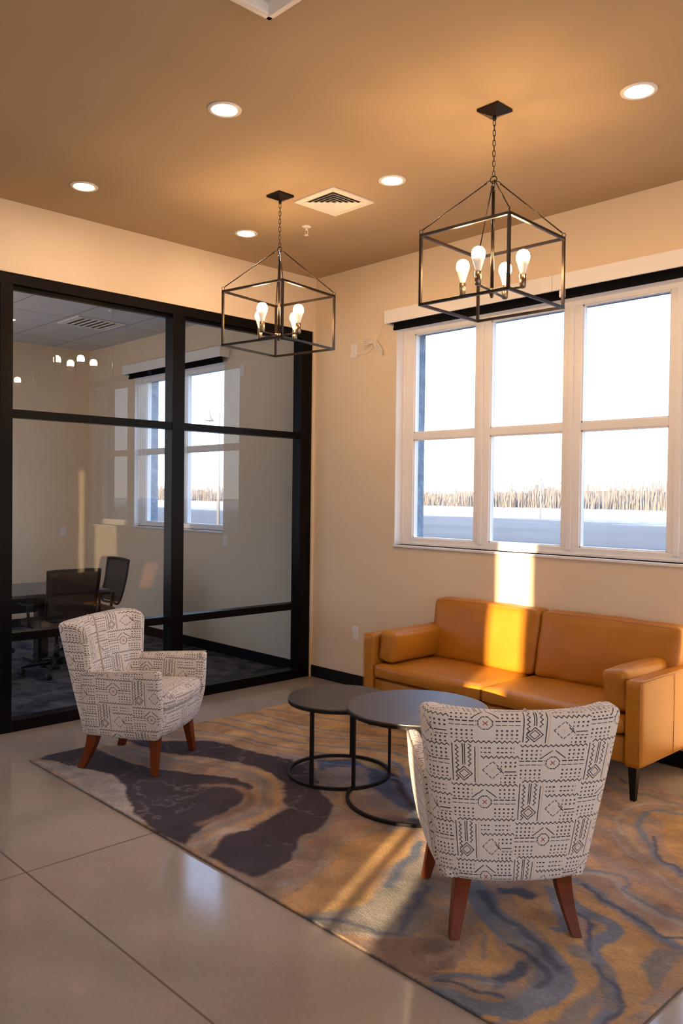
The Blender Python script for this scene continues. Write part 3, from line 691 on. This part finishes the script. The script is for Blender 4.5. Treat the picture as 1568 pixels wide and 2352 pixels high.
('L','b',0.03,0.012,[(3.67,-0.76),(3.55,-0.83),(3.56,-1.0),(3.68,-1.22)]),
('L','l',0.02,0.012,[(3.62,-0.64),(3.47,-0.76),(3.46,-0.99),(3.58,-1.23)]),
('L','g',0.04,0.02,[(3.13,-0.6),(3.3,-0.67),(3.46,-0.64),(3.62,-0.64)]),
('L','d',0.03,0.02,[(2.9,-0.27),(3.14,-0.42),(3.26,-0.55)]),
('L','g',0.05,0.02,[(3.3,-0.41),(3.48,-0.47),(3.67,-0.59)]),
('P','g',0.015,[(4.15,-2.21),(4.16,-2.08),(4.22,-2.0),(4.25,-2.09),(4.27,-2.32),(4.23,-2.3)]),
('P','g',0.02,[(4.09,-2.54),(4.11,-2.44),(4.15,-2.52),(4.17,-2.61),(4.17,-2.67),(4.13,-2.71)])]
RX, RXe, RY, RYe = .641, 4.310, -2.835, -.490
def vnoise(x, y, s, seed):
    g = np.random.RandomState(seed).rand(256, 256); x = x*s+31.7; y = y*s+57.3
    xi, yi = np.floor(x).astype(int), np.floor(y).astype(int); fx, fy = x-xi, y-yi
    fx = fx*fx*(3-2*fx); fy = fy*fy*(3-2*fy); a = g[xi % 256, yi % 256]; b = g[(xi+1) % 256, yi % 256]; c = g[xi % 256, (yi+1) % 256]; d = g[(xi+1) % 256, (yi+1) % 256]
    return (a*(1-fx)+b*fx)*(1-fy)+(c*(1-fx)+d*fx)*fy
def fbm(x, y, s, seed, o=4): return sum(vnoise(x, y, s*2**k, seed+k)*.5**k for k in range(o))/sum(.5**k for k in range(o))-.5
PAL = dict(n=(.036, .025, .036), d=(.080, .098, .150), b=(.175, .20, .262), g=(.24, .215, .195), l=(.37, .325, .30), t=(.34, .235, .18), o=(.50, .30, .13), c=(.42, .31, .205), r=(.215, .140, .105))
def seg(px, py, a, b):
    dx, dy = b[0]-a[0], b[1]-a[1]; t = np.clip(((px-a[0])*dx+(py-a[1])*dy)/(dx*dx+dy*dy+1e-9), 0, 1)
    return np.hypot(px-a[0]-t*dx, py-a[1]-t*dy)
def inside(px, py, P):
    r_ = np.zeros(px.shape, bool); j = len(P)-1
    for i in range(len(P)):
        a, b = P[i], P[j]; c = ((a[1] > py) != (b[1] > py))
        with np.errstate(divide='ignore', invalid='ignore'): q = (b[0]-a[0])*(py-a[1])/(b[1]-a[1]+1e-12)+a[0]
        r_ ^= c & (px < q); j = i
    return r_
NX, NY = 440, 282
gx, gy = np.meshgrid(np.linspace(RX, RXe, NX), np.linspace(RY, RYe, NY), indexing='ij')
wx = gx+.055*fbm(gx, gy, 4, 1)+.035*fbm(gx, gy, 18, 5, 3); wy = gy+.055*fbm(gx, gy, 4, 11)+.035*fbm(gx, gy, 18, 15, 3)
# base: rose tan with drifting marbled bands
band = np.sin((wx*1.1+wy*2.3+1.6*fbm(wx, wy, .9, 21, 3)*4)*9)
col = np.array(PAL['t'])[None, None, :]*np.ones((NX, NY, 1))
def lay(cc, al): 
    global col
    col = col*(1-al[..., None])+np.array(cc)*al[..., None]
lay(PAL['g'], np.clip((band-.55)*3, 0, 1)*.45); lay(PAL['o'], np.clip((-band-.5)*3, 0, 1)*.5)
for e in RUG:
    P = e[-1]
    if e[0] == 'P':
        d = np.full(gx.shape, 9.)
        for i in range(len(P)): d = np.minimum(d, seg(wx, wy, P[i], P[(i+1) % len(P)]))
        d = np.where(inside(wx, wy, P), d, -d); lay(PAL[e[1]], np.clip(d/e[2]+.5, 0, 1))
    else:
        d = np.full(gx.shape, 9.); Q = [tuple(q)[:2] for q in catmull([(p[0], p[1], 0) for p in P], 4, False)]
        for i in range(len(Q)-1): d = np.minimum(d, seg(wx, wy, Q[i], Q[i+1]))
        lay(PAL[e[1]], np.clip((e[2]*.5-d)/e[3]+.5, 0, 1))
# mottling of the wool inside each colour and fine vein lines
mot = fbm(wx, wy, 7, 31, 5); vein = np.abs(fbm(wx*1.0, wy*1.0, 3.2, 41, 5))
col *= (1+1.15*mot)[..., None]
lay(PAL['l'], np.clip((.012-vein)/.010, 0, 1)*.30)
lay(PAL['n'], np.clip((.010-np.abs(vein-.10))/.010, 0, 1)*.22)
zz = .012+.0012*fbm(gx, gy, 40, 51, 2)
vs = np.stack([gx, gy, zz], -1).reshape(-1, 3)
idx = np.arange(NX*NY).reshape(NX, NY)
fs = np.stack([idx[:-1, :-1], idx[1:, :-1], idx[1:, 1:], idx[:-1, 1:]], -1).reshape(-1, 4)
loop = list(idx[:, 0])+list(idx[-1, 1:])+list(idx[::-1, -1][1:])+list(idx[0, ::-1][1:-1])
nb = len(vs); low = vs[loop].copy(); low[:, 2] = 0.0005; n = len(loop)
side = [(int(loop[(k+1) % n]), int(loop[k]), nb+k, nb+(k+1) % n) for k in range(n)]
me = bpy.data.meshes.new('area_rug'); me.from_pydata(np.vstack([vs, low]).tolist(), [], fs.tolist()+side); me.update()
me.polygons.foreach_set('use_smooth', [True]*len(fs)+[False]*len(side))
ca = me.color_attributes.new('wool', 'FLOAT_COLOR', 'POINT')
rgba = np.ones((nb+n, 4), np.float32); rgba[:nb, :3] = np.clip(col.reshape(-1, 3), .01, .9); rgba[nb:, :3] = (.05, .035, .03)
ca.data.foreach_set('color', rgba.ravel())
rugo = bpy.data.objects.new('area_rug', me); COL.objects.link(rugo); tag(rugo, 'large wool rug with marbled plum, grey, blue and gold swirls on the concrete floor', 'rug')
m = bpy.data.materials.new('rug_wool'); m.use_nodes = True; t = m.node_tree; b = t.nodes['Principled BSDF']; X.nt = t
at = t.nodes.new('ShaderNodeAttribute'); at.attribute_name = 'wool'
co = t.nodes.new('ShaderNodeTexCoord'); mp = t.nodes.new('ShaderNodeMapping'); mp.inputs['Scale'].default_value = (60, 260, 60); mp.inputs['Rotation'].default_value = (0, 0, .5)
t.links.new(co.outputs['Object'], mp.inputs[0]); nz = t.nodes.new('ShaderNodeTexNoise'); nz.inputs['Scale'].default_value = 1; nz.inputs['Detail'].default_value = 4; t.links.new(mp.outputs[0], nz.inputs['Vector'])
sc_ = t.nodes.new('ShaderNodeVectorMath'); sc_.operation = 'SCALE'; t.links.new(at.outputs['Color'], sc_.inputs[0]); t.links.new((X(nz.outputs[0])*1.1+.45).k, sc_.inputs['Scale'])
t.links.new(sc_.outputs[0], b.inputs['Base Color']); b.inputs['Roughness'].default_value = .95; b.inputs['Specular IOR Level'].default_value = .1; b.inputs['Sheen Weight'].default_value = .1
bp = t.nodes.new('ShaderNodeBump'); bp.inputs['Strength'].default_value = .8; bp.inputs['Distance'].default_value = .010; t.links.new(nz.outputs[0], bp.inputs['Height']); t.links.new(bp.outputs[0], b.inputs['Normal'])
me.materials.append(m)
RT = .0125

# ------------------------------------------------------------------ sofa
so = empty('leather_sofa', (2.44, -.42, 0), label='caramel leather sofa with two seat cushions and square arms under the window', cat='sofa')
SL = (-2.44, .42, 0)
def sb(name, mb, m=leather_m, **k): return mb.build(name, m, so, loc=SL, **k)
for x0, x1, sd_ in ((1.428, 1.513, 1), (3.367, 3.452, 2)):
    ao = sb('arm', softbox(MB(), (x0, -.800, .192), (x1, -.035, .650), .012, (.002, .002, .002), 12, .0006, sd_))
    xo = x1 if x0 > 2 else x0; sx = 1 if x0 > 2 else -1
    m_ = MB()
    for yy in (-.40,): m_.tube([(xo+sx*.0022, yy, .20), (xo+sx*.0028, yy, .42), (xo+sx*.0022, yy, .643)], .0012, 5)
    for z_ in (.647,): m_.tube([(xo+sx*.001, -.795, z_), (xo+sx*.001, -.04, z_)], .0018, 5)
    m_.tube([(xo, -.800, .20), (xo, -.800, .645)], .0018, 5)
    s_ = m_.build('seam', seam_m, ao)
sb('base_rail', softbox(MB(), (1.514, -.785, .200), (3.366, -.06, .345), .012, (0, .004, 0), 12))
sb('back_frame', softbox(MB(), (1.44, -.135, .20), (3.44, -.030, .668), .02, (0, 0, .004), 12))
def seat(x0, x1, sd_):
    def tp(o, s):   # front edge rolls down a little, back sinks under the back cushion
        o[2] -= .012*max(0, s[1])**2; return o
    c_ = sb('seat_cushion', softbox(MB(), (x0, -.800, .352), (x1, -.10, .452), .030, (0, .012, .014), 18, .0022, sd_, taper=tp))
    a = MB(); ys = -.797
    a.tube([(x0+.03, ys-.005, .372), ((x0+x1)/2, ys-.010, .372), (x1-.03, ys-.005, .372)], .0022, 5).build('seam', seam_m, c_)
seat(1.516, 2.420, 3); seat(2.425, 3.364, 4)
def backc(x0, x1, sd_):
    def tp(o, s):
        z = (s[2]+1)/2; o[1] += .085*z-.02                      # leans back towards the wall
        o[0] *= 1-.006*(1-z); return o
    mb = softbox(MB(), (x0, -.275, .448), (x1, -.115, .868), .035, (.004, .030, .008), 20, .0040, sd_, taper=tp)
    c_ = sb('back_cushion', mb)
    a = MB(); f = lambda x, z: (x, -.285+.085*(z-.448)/.42-.012*(1-((x-(x0+x1)/2)/((x1-x0)/2))**2), z)
    e_ = .012
    a.tube([(x0+.03, -.222, .862), ((x0+x1)/2, -.224, .871), (x1-.03, -.222, .862)], .0022, 5)
    a.build('seam', seam_m, c_)
backc(1.575, 2.462, 5); backc(2.470, 3.400, 6)
for fx, fy in ((1.475, -.765), (3.408, -.765), (1.475, -.08), (3.408, -.08)):
    sxx = -1 if fx < 2 else 1
    sb('leg', MB().prism([(fx-.014, fy-.014, RT if fy < -.5 else 0), (fx+.014, fy-.014, RT if fy < -.5 else 0), (fx+.014, fy+.014, RT if fy < -.5 else 0), (fx-.014, fy+.014, RT if fy < -.5 else 0)],
                         [(fx-.024, fy-.022, .195), (fx+.024, fy-.022, .195), (fx+.024, fy+.022, .195), (fx-.024, fy+.022, .195)]), darkleg_m, bevel=.002)
# loose arm pillows
def bolster(x, y, z, rz, tilt, label, sd_, ln=.56, hh=.21, th=.135):
    mb = softbox(MB(), (-th/2, -ln/2, -hh/2), (th/2, ln/2, hh/2), .028, (.022, .006, .008), 16, .0035, sd_)
    o = tag(mb.build('arm_pillow', leather_m, loc=(x, y, z), rot=(0, tilt, rz)), label, 'cushion')
    a = MB()
    for s in (-1, 1):
        pts = [(s*th*.36, -ln/2+.01, -hh/2+.02), (s*th*.36, -ln/2+.004, hh/2-.02), (s*th*.38, -ln/2+.02, hh/2-.004), (s*th*.38, ln/2-.02, hh/2-.002)]
        a.tube(pts, .0022, 5)
    a.build('seam', seam_m, o); return o
bolster(1.592, -.470, .572, 0, .10, 'caramel leather arm pillow against the left arm of the sofa', 11)
bolster(3.285, -.480, .572, .0, -.16, 'caramel leather arm pillow against the right arm of the sofa', 12, .56, .225, .14)

# ------------------------------------------------------------------ nesting tables
def table(x, y, R, zt, legs, label, arc=None):
    root = empty('coffee_table', (x, y, RT), label=label, cat='coffee table')
    H = zt-RT
    MB().lathe([(.0, H-.016), (R-.003, H-.016), (R, H-.013), (R, H-.003), (R-.002, H), (R-.006, H-.0006), (.0, H-.0006)], 96).build('table_top', tabtop_m, root, bevel=0)
    MB().lathe([(R-.012, H-.028), (R-.001, H-.028), (R-.001, H-.014), (R-.012, H-.014), (R-.012, H-.028)], 96, smooth=False).build('apron_ring', tabfr_m, root)
    if arc is None: MB().lathe([(R-.016, 0), (R, 0), (R, .016), (R-.016, .016), (R-.016, 0)], 96, smooth=False).build('base_ring', tabfr_m, root)
    else:       # open ring, so that the smaller table nests inside
        n = 72; vs = []; fs = []
        for k in range(n+1):
            a = math.radians(arc[0]+(arc[1]-arc[0])*k/n)
            for rr, z in ((R-.016, 0), (R, 0), (R, .016), (R-.016, .016)): vs.append((rr*math.cos(a), rr*math.sin(a), z))
        for k in range(n):
            for q in range(4): fs.append((k*4+q, k*4+(q+1) % 4, (k+1)*4+(q+1) % 4, (k+1)*4+q))
        fs += [(3, 2, 1, 0), (n*4, n*4+1, n*4+2, n*4+3)]
        MB().add(vs, fs).build('base_ring', tabfr_m, root)
    for a in legs:
        T = Matrix.Rotation(math.radians(a), 4, 'Z')
        MB().box((R-.017, -.010, .010), (R-.001, .010, H-.02), T=T).build('leg', tabfr_m, root, bevel=.0015)
    return root
table(2.0493, -1.6219, .298, .4544, (-75, 42, 121), 'smaller and lower round black coffee table tucked under the larger one')
table(2.6285, -1.6149, .370, .5095, (201, 81, -39), 'larger and taller round black coffee table reflecting the window', arc=(199, 443))

# ------------------------------------------------------------------ armchairs
def armchair(cx, cy, th, label):
    root = empty('armchair', (cx, cy, RT), rz=th-PI/2, label=label, cat='armchair', group='pair of printed armchairs')
    # back: closed plan loops stacked upward, flaring and leaning
    Z0, Z1 = .200, .832
    def ring(t, inset=0, z=None):
        w = .262+.092*t**.85-.020*max(0, 1-t/.06); yb = -.262-.125*t; yc = yb+.052+.012*t; ys = -.145-.030*t; yi = yb+.088
        P = [(-w, ys), (-w-.002, (ys+yc)/2), (-w+.010, yc), (-.74*w, yb+.022), (-.38*w, yb+.004), (0, yb), (.38*w, yb+.004), (.74*w, yb+.022), (w-.010, yc), (w+.002, (ys+yc)/2), (w, ys),
             (w-.018, ys+.024), (w-.046, ys+.006), (w-.066, ys-.030), (.62*w, yi+.042), (.32*w, yi+.006), (0, yi-.006), (-.32*w, yi+.006), (-.62*w, yi+.042), (-w+.066, ys-.030), (-w+.046, ys+.006), (-w+.018, ys+.024)]
        Q = [(p.x, p.y) for p in catmull([(a, b, 0) for a, b in P], 4)]
        n = len(Q)
        if inset:
            # approximate polygon inset; orientation is counter-clockwise seen from above
            R_ = []
            for i in range(n):
                a, b = Q[i-2], Q[(i+2) % n]; dx, dy = b[0]-a[0], b[1]-a[1]; l = math.hypot(dx, dy) or 1
                R_.append((Q[i][0]-dy/l*inset, Q[i][1]+dx/l*inset))
            Q = R_
        zz = Z0+(Z1-Z0)*t if z is None else z
        # the top line dips slightly in the middle of the back
        kt = max(0, (t-.80)/.20)**2
        return [(a, b, zz+.006*kt*(abs(a)/.35)**4-.045*kt*max(0, min(1, ((b-yc)/(ys-yc)-.55)/.6))**2*(abs(a)/w)**4) for a, b in Q]
    rings = [ring(0, .030, Z0), ring(0, .012, Z0+.006), ring(.03, 0)]+[ring(.03+.95*k/16) for k in range(1, 17)]
    rings += [ring(1, .003, Z1+.002), ring(1, .009, Z1+.010), ring(1, .017, Z1+.015), ring(1, .024, Z1+.017)]
    n = len(rings[0]); fs = []; uvs = []; vs = [p for R_ in rings for p in R_]
    ul = [0]
    M_ = rings[10]
    for i in range(n): ul.append(ul[-1]+math.hypot(M_[(i+1) % n][0]-M_[i][0], M_[(i+1) % n][1]-M_[i][1]))
    vl_ = [0]
    for k in range(len(rings)-1): vl_.append(vl_[-1]+(Vector(rings[k+1][20])-Vector(rings[k][20])).length)
    for k in range(len(rings)-1):
        for i in range(n):
            j = (i+1) % n; fs.append((k*n+i, k*n+j, (k+1)*n+j, (k+1)*n+i))
            uvs.append([(ul[i]+.05, vl_[k]+.03), (ul[i+1]+.05, vl_[k]+.03), (ul[i+1]+.05, vl_[k+1]+.03), (ul[i]+.05, vl_[k+1]+.03)])
    mb = MB().add(vs, fs, uvs, smooth=True)
    # caps: strip joining outer to inner side of the loop, so the concave plan closes cleanly
    for k, flip in ((0, True), (len(rings)-1, False)):
        cf = []; cuv = []
        half = n//2
        off = 10*4+2
        for i in range(half-1):
            a, b = (off-i) % n, (off-i-1) % n; c_, d_ = (off+i+1) % n, (off+i+2) % n
            q = (b, a, c_-0 if False else c_, d_)
            q = (a, (off+i+0) % n, (off+i+1) % n, b) if i else (a, (off+1) % n, b)
            cf.append(q if not flip else q[::-1]); cuv.append([(rings[k][x_][0], rings[k][x_][1]) for x_ in (q if not flip else q[::-1])])
        base = k*n; mb.add(vs[base:base+n], cf, cuv, smooth=True)
    bk = mb.build('back', fabric_m, root, weld=True)
    # vertical piped seam down the middle of the inside back and over the top
    pts = []
    for k in range(5, len(rings)):
        R_ = rings[k]; q = max(range(n), key=lambda i: (R_[i][1] if abs(R_[i][0]) < .02 else -9)); pts.append((0, R_[q][1]+.003, R_[q][2]))
    MB().tube(pts+[(0, pts[-1][1]-.03, pts[-1][2]+.002)], .0055, 6).build('piping', piping_m, bk)
    # arms
    for s in (-1, 1):
        def ar(z, ins=0, zz=None):
            q = (z-.205)/.40; z = z-.022*q
            xo = .262+.072*min(1, max(0, q))**.6; xi = xo-.052 if z > .35 else .20
            xi = min(xi, .255+.035*max(0, q-.3)); yf = .245+.048*min(1, max(0, q)*2.2)**.6; yb = -.19
            xo -= ins; xi += ins; yf -= ins
            rr = .016
            P = [(xo, yb), (xo, yb+.1), (xo+.004, 0), (xo+.003, yf-.1), (xo, yf-rr)]+[(xo-rr+rr*math.cos(a), yf-rr+rr*math.sin(a)) for a in (.4, .8, 1.2)]+[((xo+xi)/2, yf+.001)]+[(xi+rr+rr*math.cos(a), yf-rr+rr*math.sin(a)) for a in (1.9, 2.3, 2.7)]+[(xi, yf-rr), (xi, yf-.1), (xi, 0), (xi, yb+.1), (xi, yb)]
            zq = z if zz is None else zz-(.022 if zz > .5 else 0)
            return [(s*a, b, zq+(.030*(b+.1)/.42 if z > .5 else 0)) for a, b in P]
        lv = [ar(.205, .02, .198), ar(.21, .008, .203)]+[ar(.215+k*.0375) for k in range(11)]+[ar(.600, .004, .597), ar(.600, .011, .603), ar(.600, .019, .605)]
        n2 = len(lv[0]); vs2 = [p for R_ in lv for p in R_]; f2 = []
        for k in range(len(lv)-1):
            for i in range(n2): f2.append((k*n2+i, k*n2+(i+1) % n2, (k+1)*n2+(i+1) % n2, (k+1)*n2+i))
        f2 += [tuple(range(n2-1, -1, -1)), tuple((len(lv)-1)*n2+k for k in range(n2))]
        if s < 0: f2 = [f[::-1] for f in f2]
        a_ = MB().add(vs2, f2, smooth=True).build('arm', fabric_m, root, boxuv=True, uvoff=(.10 if s > 0 else .21, .045))
        yf = .293
        MB().tube([(s*.335, -.16, .577), (s*.337, .0, .589), (s*.336, .2, .603), (s*.3335, yf-.012, .610)], .0028, 5).build('piping', piping_m, a_)
    # front rail with the bowed front, and the seat cushion
    def bow(o, s_):
        if s_[1] > 0: o[1] += .030*(1-s_[0]**2)*s_[1]
        o[1] -= .030*max(0, -s_[2])**2*max(0, s_[1]); return o
    softbox(MB(), (-.262, -.23, .203), (.262, .268, .372), .022, (0, .006, .0), 14, taper=bow).build('seat_base', fabric_m, root, boxuv=True, uvoff=(.02, .11))
    def bow2(o, s_):
        if s_[1] > 0: o[1] += .034*(1-s_[0]**2)*s_[1]
        o[2] += .012*s_[1]*max(0, s_[2]); return o
    cu = softbox(MB(), (-.258, -.255, .366), (.258, .285, .452), .032, (.0, .010, .018), 16, .0012, 3, taper=bow2).build('seat_cushion', fabric_m, root, boxuv=True, uvoff=(.07, .03))
    # legs: splayed, the rear ones sabre shaped
    for sx in (-1, 1):
        for fy in (1, -1):
            pts = []
            for k in range(7):
                t = k/6; z = .212*(1-t)
                if fy > 0: c_ = (sx*(.205+.045*t), .215+.018*t); a, b = .030-.012*t, .026-.010*t
                else: c_ = (sx*(.185+.040*t**1.3), -.185-.060*t**1.7); a, b = .031-.013*t, .034-.013*t
                pts.append([(c_[0]-a, c_[1]-b, z), (c_[0]+a, c_[1]-b, z), (c_[0]+a, c_[1]+b, z), (c_[0]-a, c_[1]+b, z)])
            vs3 = [p for q in pts for p in q]; f3 = [(k*4+(i+1) % 4, k*4+i, (k+1)*4+i, (k+1)*4+(i+1) % 4) for k in range(6) for i in range(4)]+[(0, 1, 2, 3), (27, 26, 25, 24)]
            MB().add(vs3, f3).build('leg', cherry_m, root, bevel=.003)
    return root
armchair(1.075, -2.350, math.radians(31.5), 'cream mudcloth print armchair beside the glass partition, facing the sofa side')
armchair(3.575, -2.212, math.radians(139.5), 'cream mudcloth print armchair in the foreground, seen from behind')

# ------------------------------------------------------------------ meeting room behind the glass
tb = empty('meeting_table', (-2.0, -2.5, 0), label='grey topped meeting table behind the glass partition', cat='table')
MB().box((-.48, -1.3, .692), (.48, 1.35, .720)).build('table_top', conft_m, tb, bevel=.004)
for yy in (-.9, .9):
    MB().box((-.05, yy-.05, .03), (.05, yy+.05, .692)).box((-.33, yy-.035, .004), (.33, yy+.035, .035)).box((-.40, yy-.03, .660), (.40, yy+.03, .692)).build('pedestal', plast_m, tb, bevel=.004)
MB().box((-.012, -.9, .50), (.012, .9, .64)).build('modesty_panel', plast_m, tb)
def office(x, y, th, label):
    """task chair facing local +Y"""
    r = empty('office_chair', (x, y, .004), rz=th, label=label, cat='office chair', group='mesh back task chairs')
    m = MB()
    for k in range(5):
        a = 2*PI*k/5+.3; d = Vector((math.cos(a), math.sin(a), 0))
        m.tube([Vector((0, 0, .105)), d*.14+Vector((0, 0, .10)), d*.29+Vector((0, 0, .072))], [.028, .022, .013], 8)
    m.lathe([(0, .07), (.035, .07), (.035, .13), (.0, .13)], 12); m.build('star_base', plast_m, r)
    for k in range(5):
        a = 2*PI*k/5+.3; d = Vector((math.cos(a), math.sin(a), 0))*.29
        T = Matrix.Translation((d.x, d.y, .029)) @ Matrix.Rotation(a+.6, 4, 'Z') @ Matrix.Rotation(PI/2, 4, 'X')
        MB().lathe([(0, -.024), (.024, -.024), (.029, -.018), (.029, -.005), (.02, -.004), (.02, .004), (.029, .005), (.029, .018), (.024, .024), (0, .024)], 16, T=T).tube([(d.x, d.y, .03), (d.x, d.y, .075)], .008, 6).build('caster', rubber_m, r)
    MB().lathe([(.025, .12), (.025, .26), (.014, .26), (.014, .40)], 12).tube([(.02, .03, .39), (.16, .05, .385), (.22, .05, .375)], .005, 6).build('gas_lift', plast_m, r)
    softbox(MB(), (-.235, -.22, .415), (.235, .24, .485), .03, (0, 0, .012), 10).build('seat', seatf_m, r)
    MB().box((-.11, -.12, .385), (.11, .12, .415)).tube([(0, -.10, .40), (0, -.26, .42), (0, -.285, .60)], .018, 8).build('mechanism', plast_m, r)
    # back: frame with a mesh panel, leaning back
    T = Matrix.Translation((0, -.255, .52)) @ Matrix.Rotation(math.radians(12), 4, 'X')
    F = [(-.205, 0, 0), (-.225, -.012, .2), (-.235, -.0, .40), (-.215, 0, .425), (0, -.022, .435), (.215, 0, .425), (.235, -.0, .40), (.225, -.012, .2), (.205, 0, 0), (0, -.03, -.012)]
    MB().tube(catmull(F, 4), .0125, 8, closed=True, T=T).build('back_frame', plast_m, r)
    vs = []; fs = []
    for i in range(9):
        for j in range(9):
            a = i/8*2-1; z = j/8; vs.append((a*(.205+.028*z), -.026*(1-a*a)-.006, z*.425))
    for i in range(8):
        for j in range(8): fs.append((i*9+j, i*9+9+j, i*9+10+j, i*9+1+j))
    MB().add(vs, fs, smooth=True, T=T).build('mesh_back', net_m, r)
    for s in (-1, 1):
        MB().tube([(s*.19, -.02, .42), (s*.265, -.03, .44), (s*.27, -.02, .62)], .014, 8).box((s*.27-.035, -.12, .62), (s*.27+.035, .13, .645)).build('armrest', plast_m, r, bevel=.004)
    return r
net_m = bpy.data.materials.new('woven_net'); net_m.use_nodes = True; t = net_m.node_tree; bsd = t.nodes['Principled BSDF']; bsd.inputs['Base Color'].default_value = (.006, .005, .005, 1); bsd.inputs['Roughness'].default_value = .8
tr = t.nodes.new('ShaderNodeBsdfTransparent'); mx = t.nodes.new('ShaderNodeMixShader'); mx.inputs[0].default_value = .94
t.links.new(tr.outputs[0], mx.inputs[1]); t.links.new(bsd.outputs[0], mx.inputs[2]); t.links.new(mx.outputs[0], t.nodes['Material Output'].inputs[0])
office(-1.56, -1.65, PI/2, 'black mesh task chair with its back to the glass partition')
office(-2.17, -1.07, PI-.06, 'black mesh task chair at the window end of the meeting table')
office(-2.80, -1.86, -PI/2, 'mesh task chair on the far side of the meeting table, cut by the left mullion')

# ------------------------------------------------------------------ outside
g = bpy.data.materials.new('winter_field'); g.use_nodes = True; t = g.node_tree; b = t.nodes['Principled BSDF']; X.nt = t
co = t.nodes.new('ShaderNodeTexCoord'); sp = t.nodes.new('ShaderNodeSeparateXYZ'); t.links.new(co.outputs['Object'], sp.inputs[0])
mp = t.nodes.new('ShaderNodeMapping'); mp.inputs['Scale'].default_value = (.03, .12, 1); t.links.new(co.outputs['Object'], mp.inputs[0])
n1 = t.nodes.new('ShaderNodeTexNoise'); n1.inputs['Scale'].default_value = 1; n1.inputs['Detail'].default_value = 6; t.links.new(mp.outputs[0], n1.inputs['Vector'])
n2 = t.nodes.new('ShaderNodeTexNoise'); n2.inputs['Scale'].default_value = .9; n2.inputs['Detail'].default_value = 8; t.links.new(co.outputs['Object'], n2.inputs['Vector'])
f = X(sp.outputs[1])/150+(X(n1.outputs[0])-.5)*.35+(X(n2.outputs[0])-.5)*.10
rp = t.nodes.new('ShaderNodeValToRGB'); t.links.new(f.k, rp.inputs[0]); el = rp.color_ramp.elements
el[0].position = 0; el[0].color = (.145, .138, .128, 1); el[1].position = 1; el[1].color = (.52, .44, .38, 1)
for p_, c_ in ((.22, (.165, .155, .145)), (.36, (.20, .19, .18)), (.43, (.45, .44, .43)), (.60, (.55, .55, .56)), (.66, (.70, .68, .66))): e = el.new(p_); e.color = (*c_, 1)
t.links.new(rp.outputs[0], b.inputs['Base Color']); b.inputs['Roughness'].default_value = .95; b.inputs['Specular IOR Level'].default_value = 0
MB().box((-600, .27, -.8), (300, 600, -.35)).build('ground_outside', g, kind='structure')
rnd = random.Random(3); m = MB()
for k in range(15000):
    x = rnd.uniform(-420, 70); y = rnd.uniform(136, 168); H = .8+5.0*rnd.random()*(1+.30*math.sin(x*.06)+.2*math.sin(x*.19+1)); l = rnd.uniform(-.5, .5); w_ = rnd.uniform(.05, .13)
    m.tube([(x, y, -.35), (x+l*.4, y, H*.45), (x+l, y+.2, H)], [w_, w_*.8, .01], 3, caps=False)
rows = [(150, 2.4, 0), (158, 3.1, 1.7)]
for yy, hh, ph in rows:      # scrub filling the foot of the tree line
    P0 = []
    for k in range(1300): x = -420+k*.38; P0.append((x, hh+.5*math.sin(x*.07+ph)+.35*math.sin(x*.31)+rnd.uniform(-.45, .45)))
    vs = [(x, yy, -.35) for x, h_ in P0]+[(x, yy+.6, h_) for x, h_ in P0]+[(x, yy+2.5, -.35) for x, h_ in P0]; q = len(P0)
    m.add(vs, [(i, i+1, q+i+1, q+i) for i in range(q-1)]+[(q+i, q+i+1, 2*q+i+1, 2*q+i) for i in range(q-1)])
tree_m = mat('bare_branches', (.215, .185, .165), .95, spec=0)  # colour lightened to stand in for distance haze
tag(m.build('tree_line', tree_m), 'hazy brown line of bare winter trees across the field', 'trees', kind='stuff')
def pt(t_, px_dir): return tuple(CAM_POS[i]+t_*px_dir[i] for i in range(3))
p_ = pt(80, (-.5544, .8661, 0))
tag(MB().tube([(p_[0], p_[1], -.35), (p_[0], p_[1], 3.4)], .07, 6).lathe([(0, 3.38), (.16, 3.4), (.16, 3.55), (0, 3.6)], 8, c=(p_[0], p_[1])).build('light_pole', lampm_m), 'thin light pole far off in the field behind the sofa window', 'light pole')
def street_lamp(x, y, H, label):
    r_ = empty('street_lamp', (x, y, -.35), label=label, cat='street lamp', group='twin gooseneck street lamps'); H += .35
    MB().tube([(0, 0, 0), (0, 0, H-.4)], [.09, .05], 8).lathe([(.0, 0), (.2, 0), (.16, .3), (.0, .3)], 10).build('pole', lampm_m, r_)
    ax = Vector((.83, .55, 0)).normalized()
    for s in (-1, 1):
        d = ax*s; pts = [Vector((0, 0, H-.45)), d*.04+Vector((0, 0, H-.15)), d*.2+Vector((0, 0, H)), d*.42+Vector((0, 0, H-.05)), d*.52+Vector((0, 0, H-.35))]
        MB().tube(catmull(pts, 4, False), .03, 6).build('gooseneck', lampm_m, r_)
        e_ = d*.52; MB().lathe([(.03, H-.35), (.07, H-.45), (.12, H-.62), (.24, H-.78), (0, H-.76)], 14, c=(e_.x, e_.y)).build('bell_shade', lampm_m, r_)
a_ = pt(42, (-.8888, .5214, .1150)); street_lamp(a_[0], a_[1], a_[2], 'twin gooseneck street lamp seen in the window behind the left glass bay')
a_ = pt(42, (-.8265, .5861, .1080)); street_lamp(a_[0], a_[1], a_[2], 'twin gooseneck street lamp seen in the window nearer the partition corner')
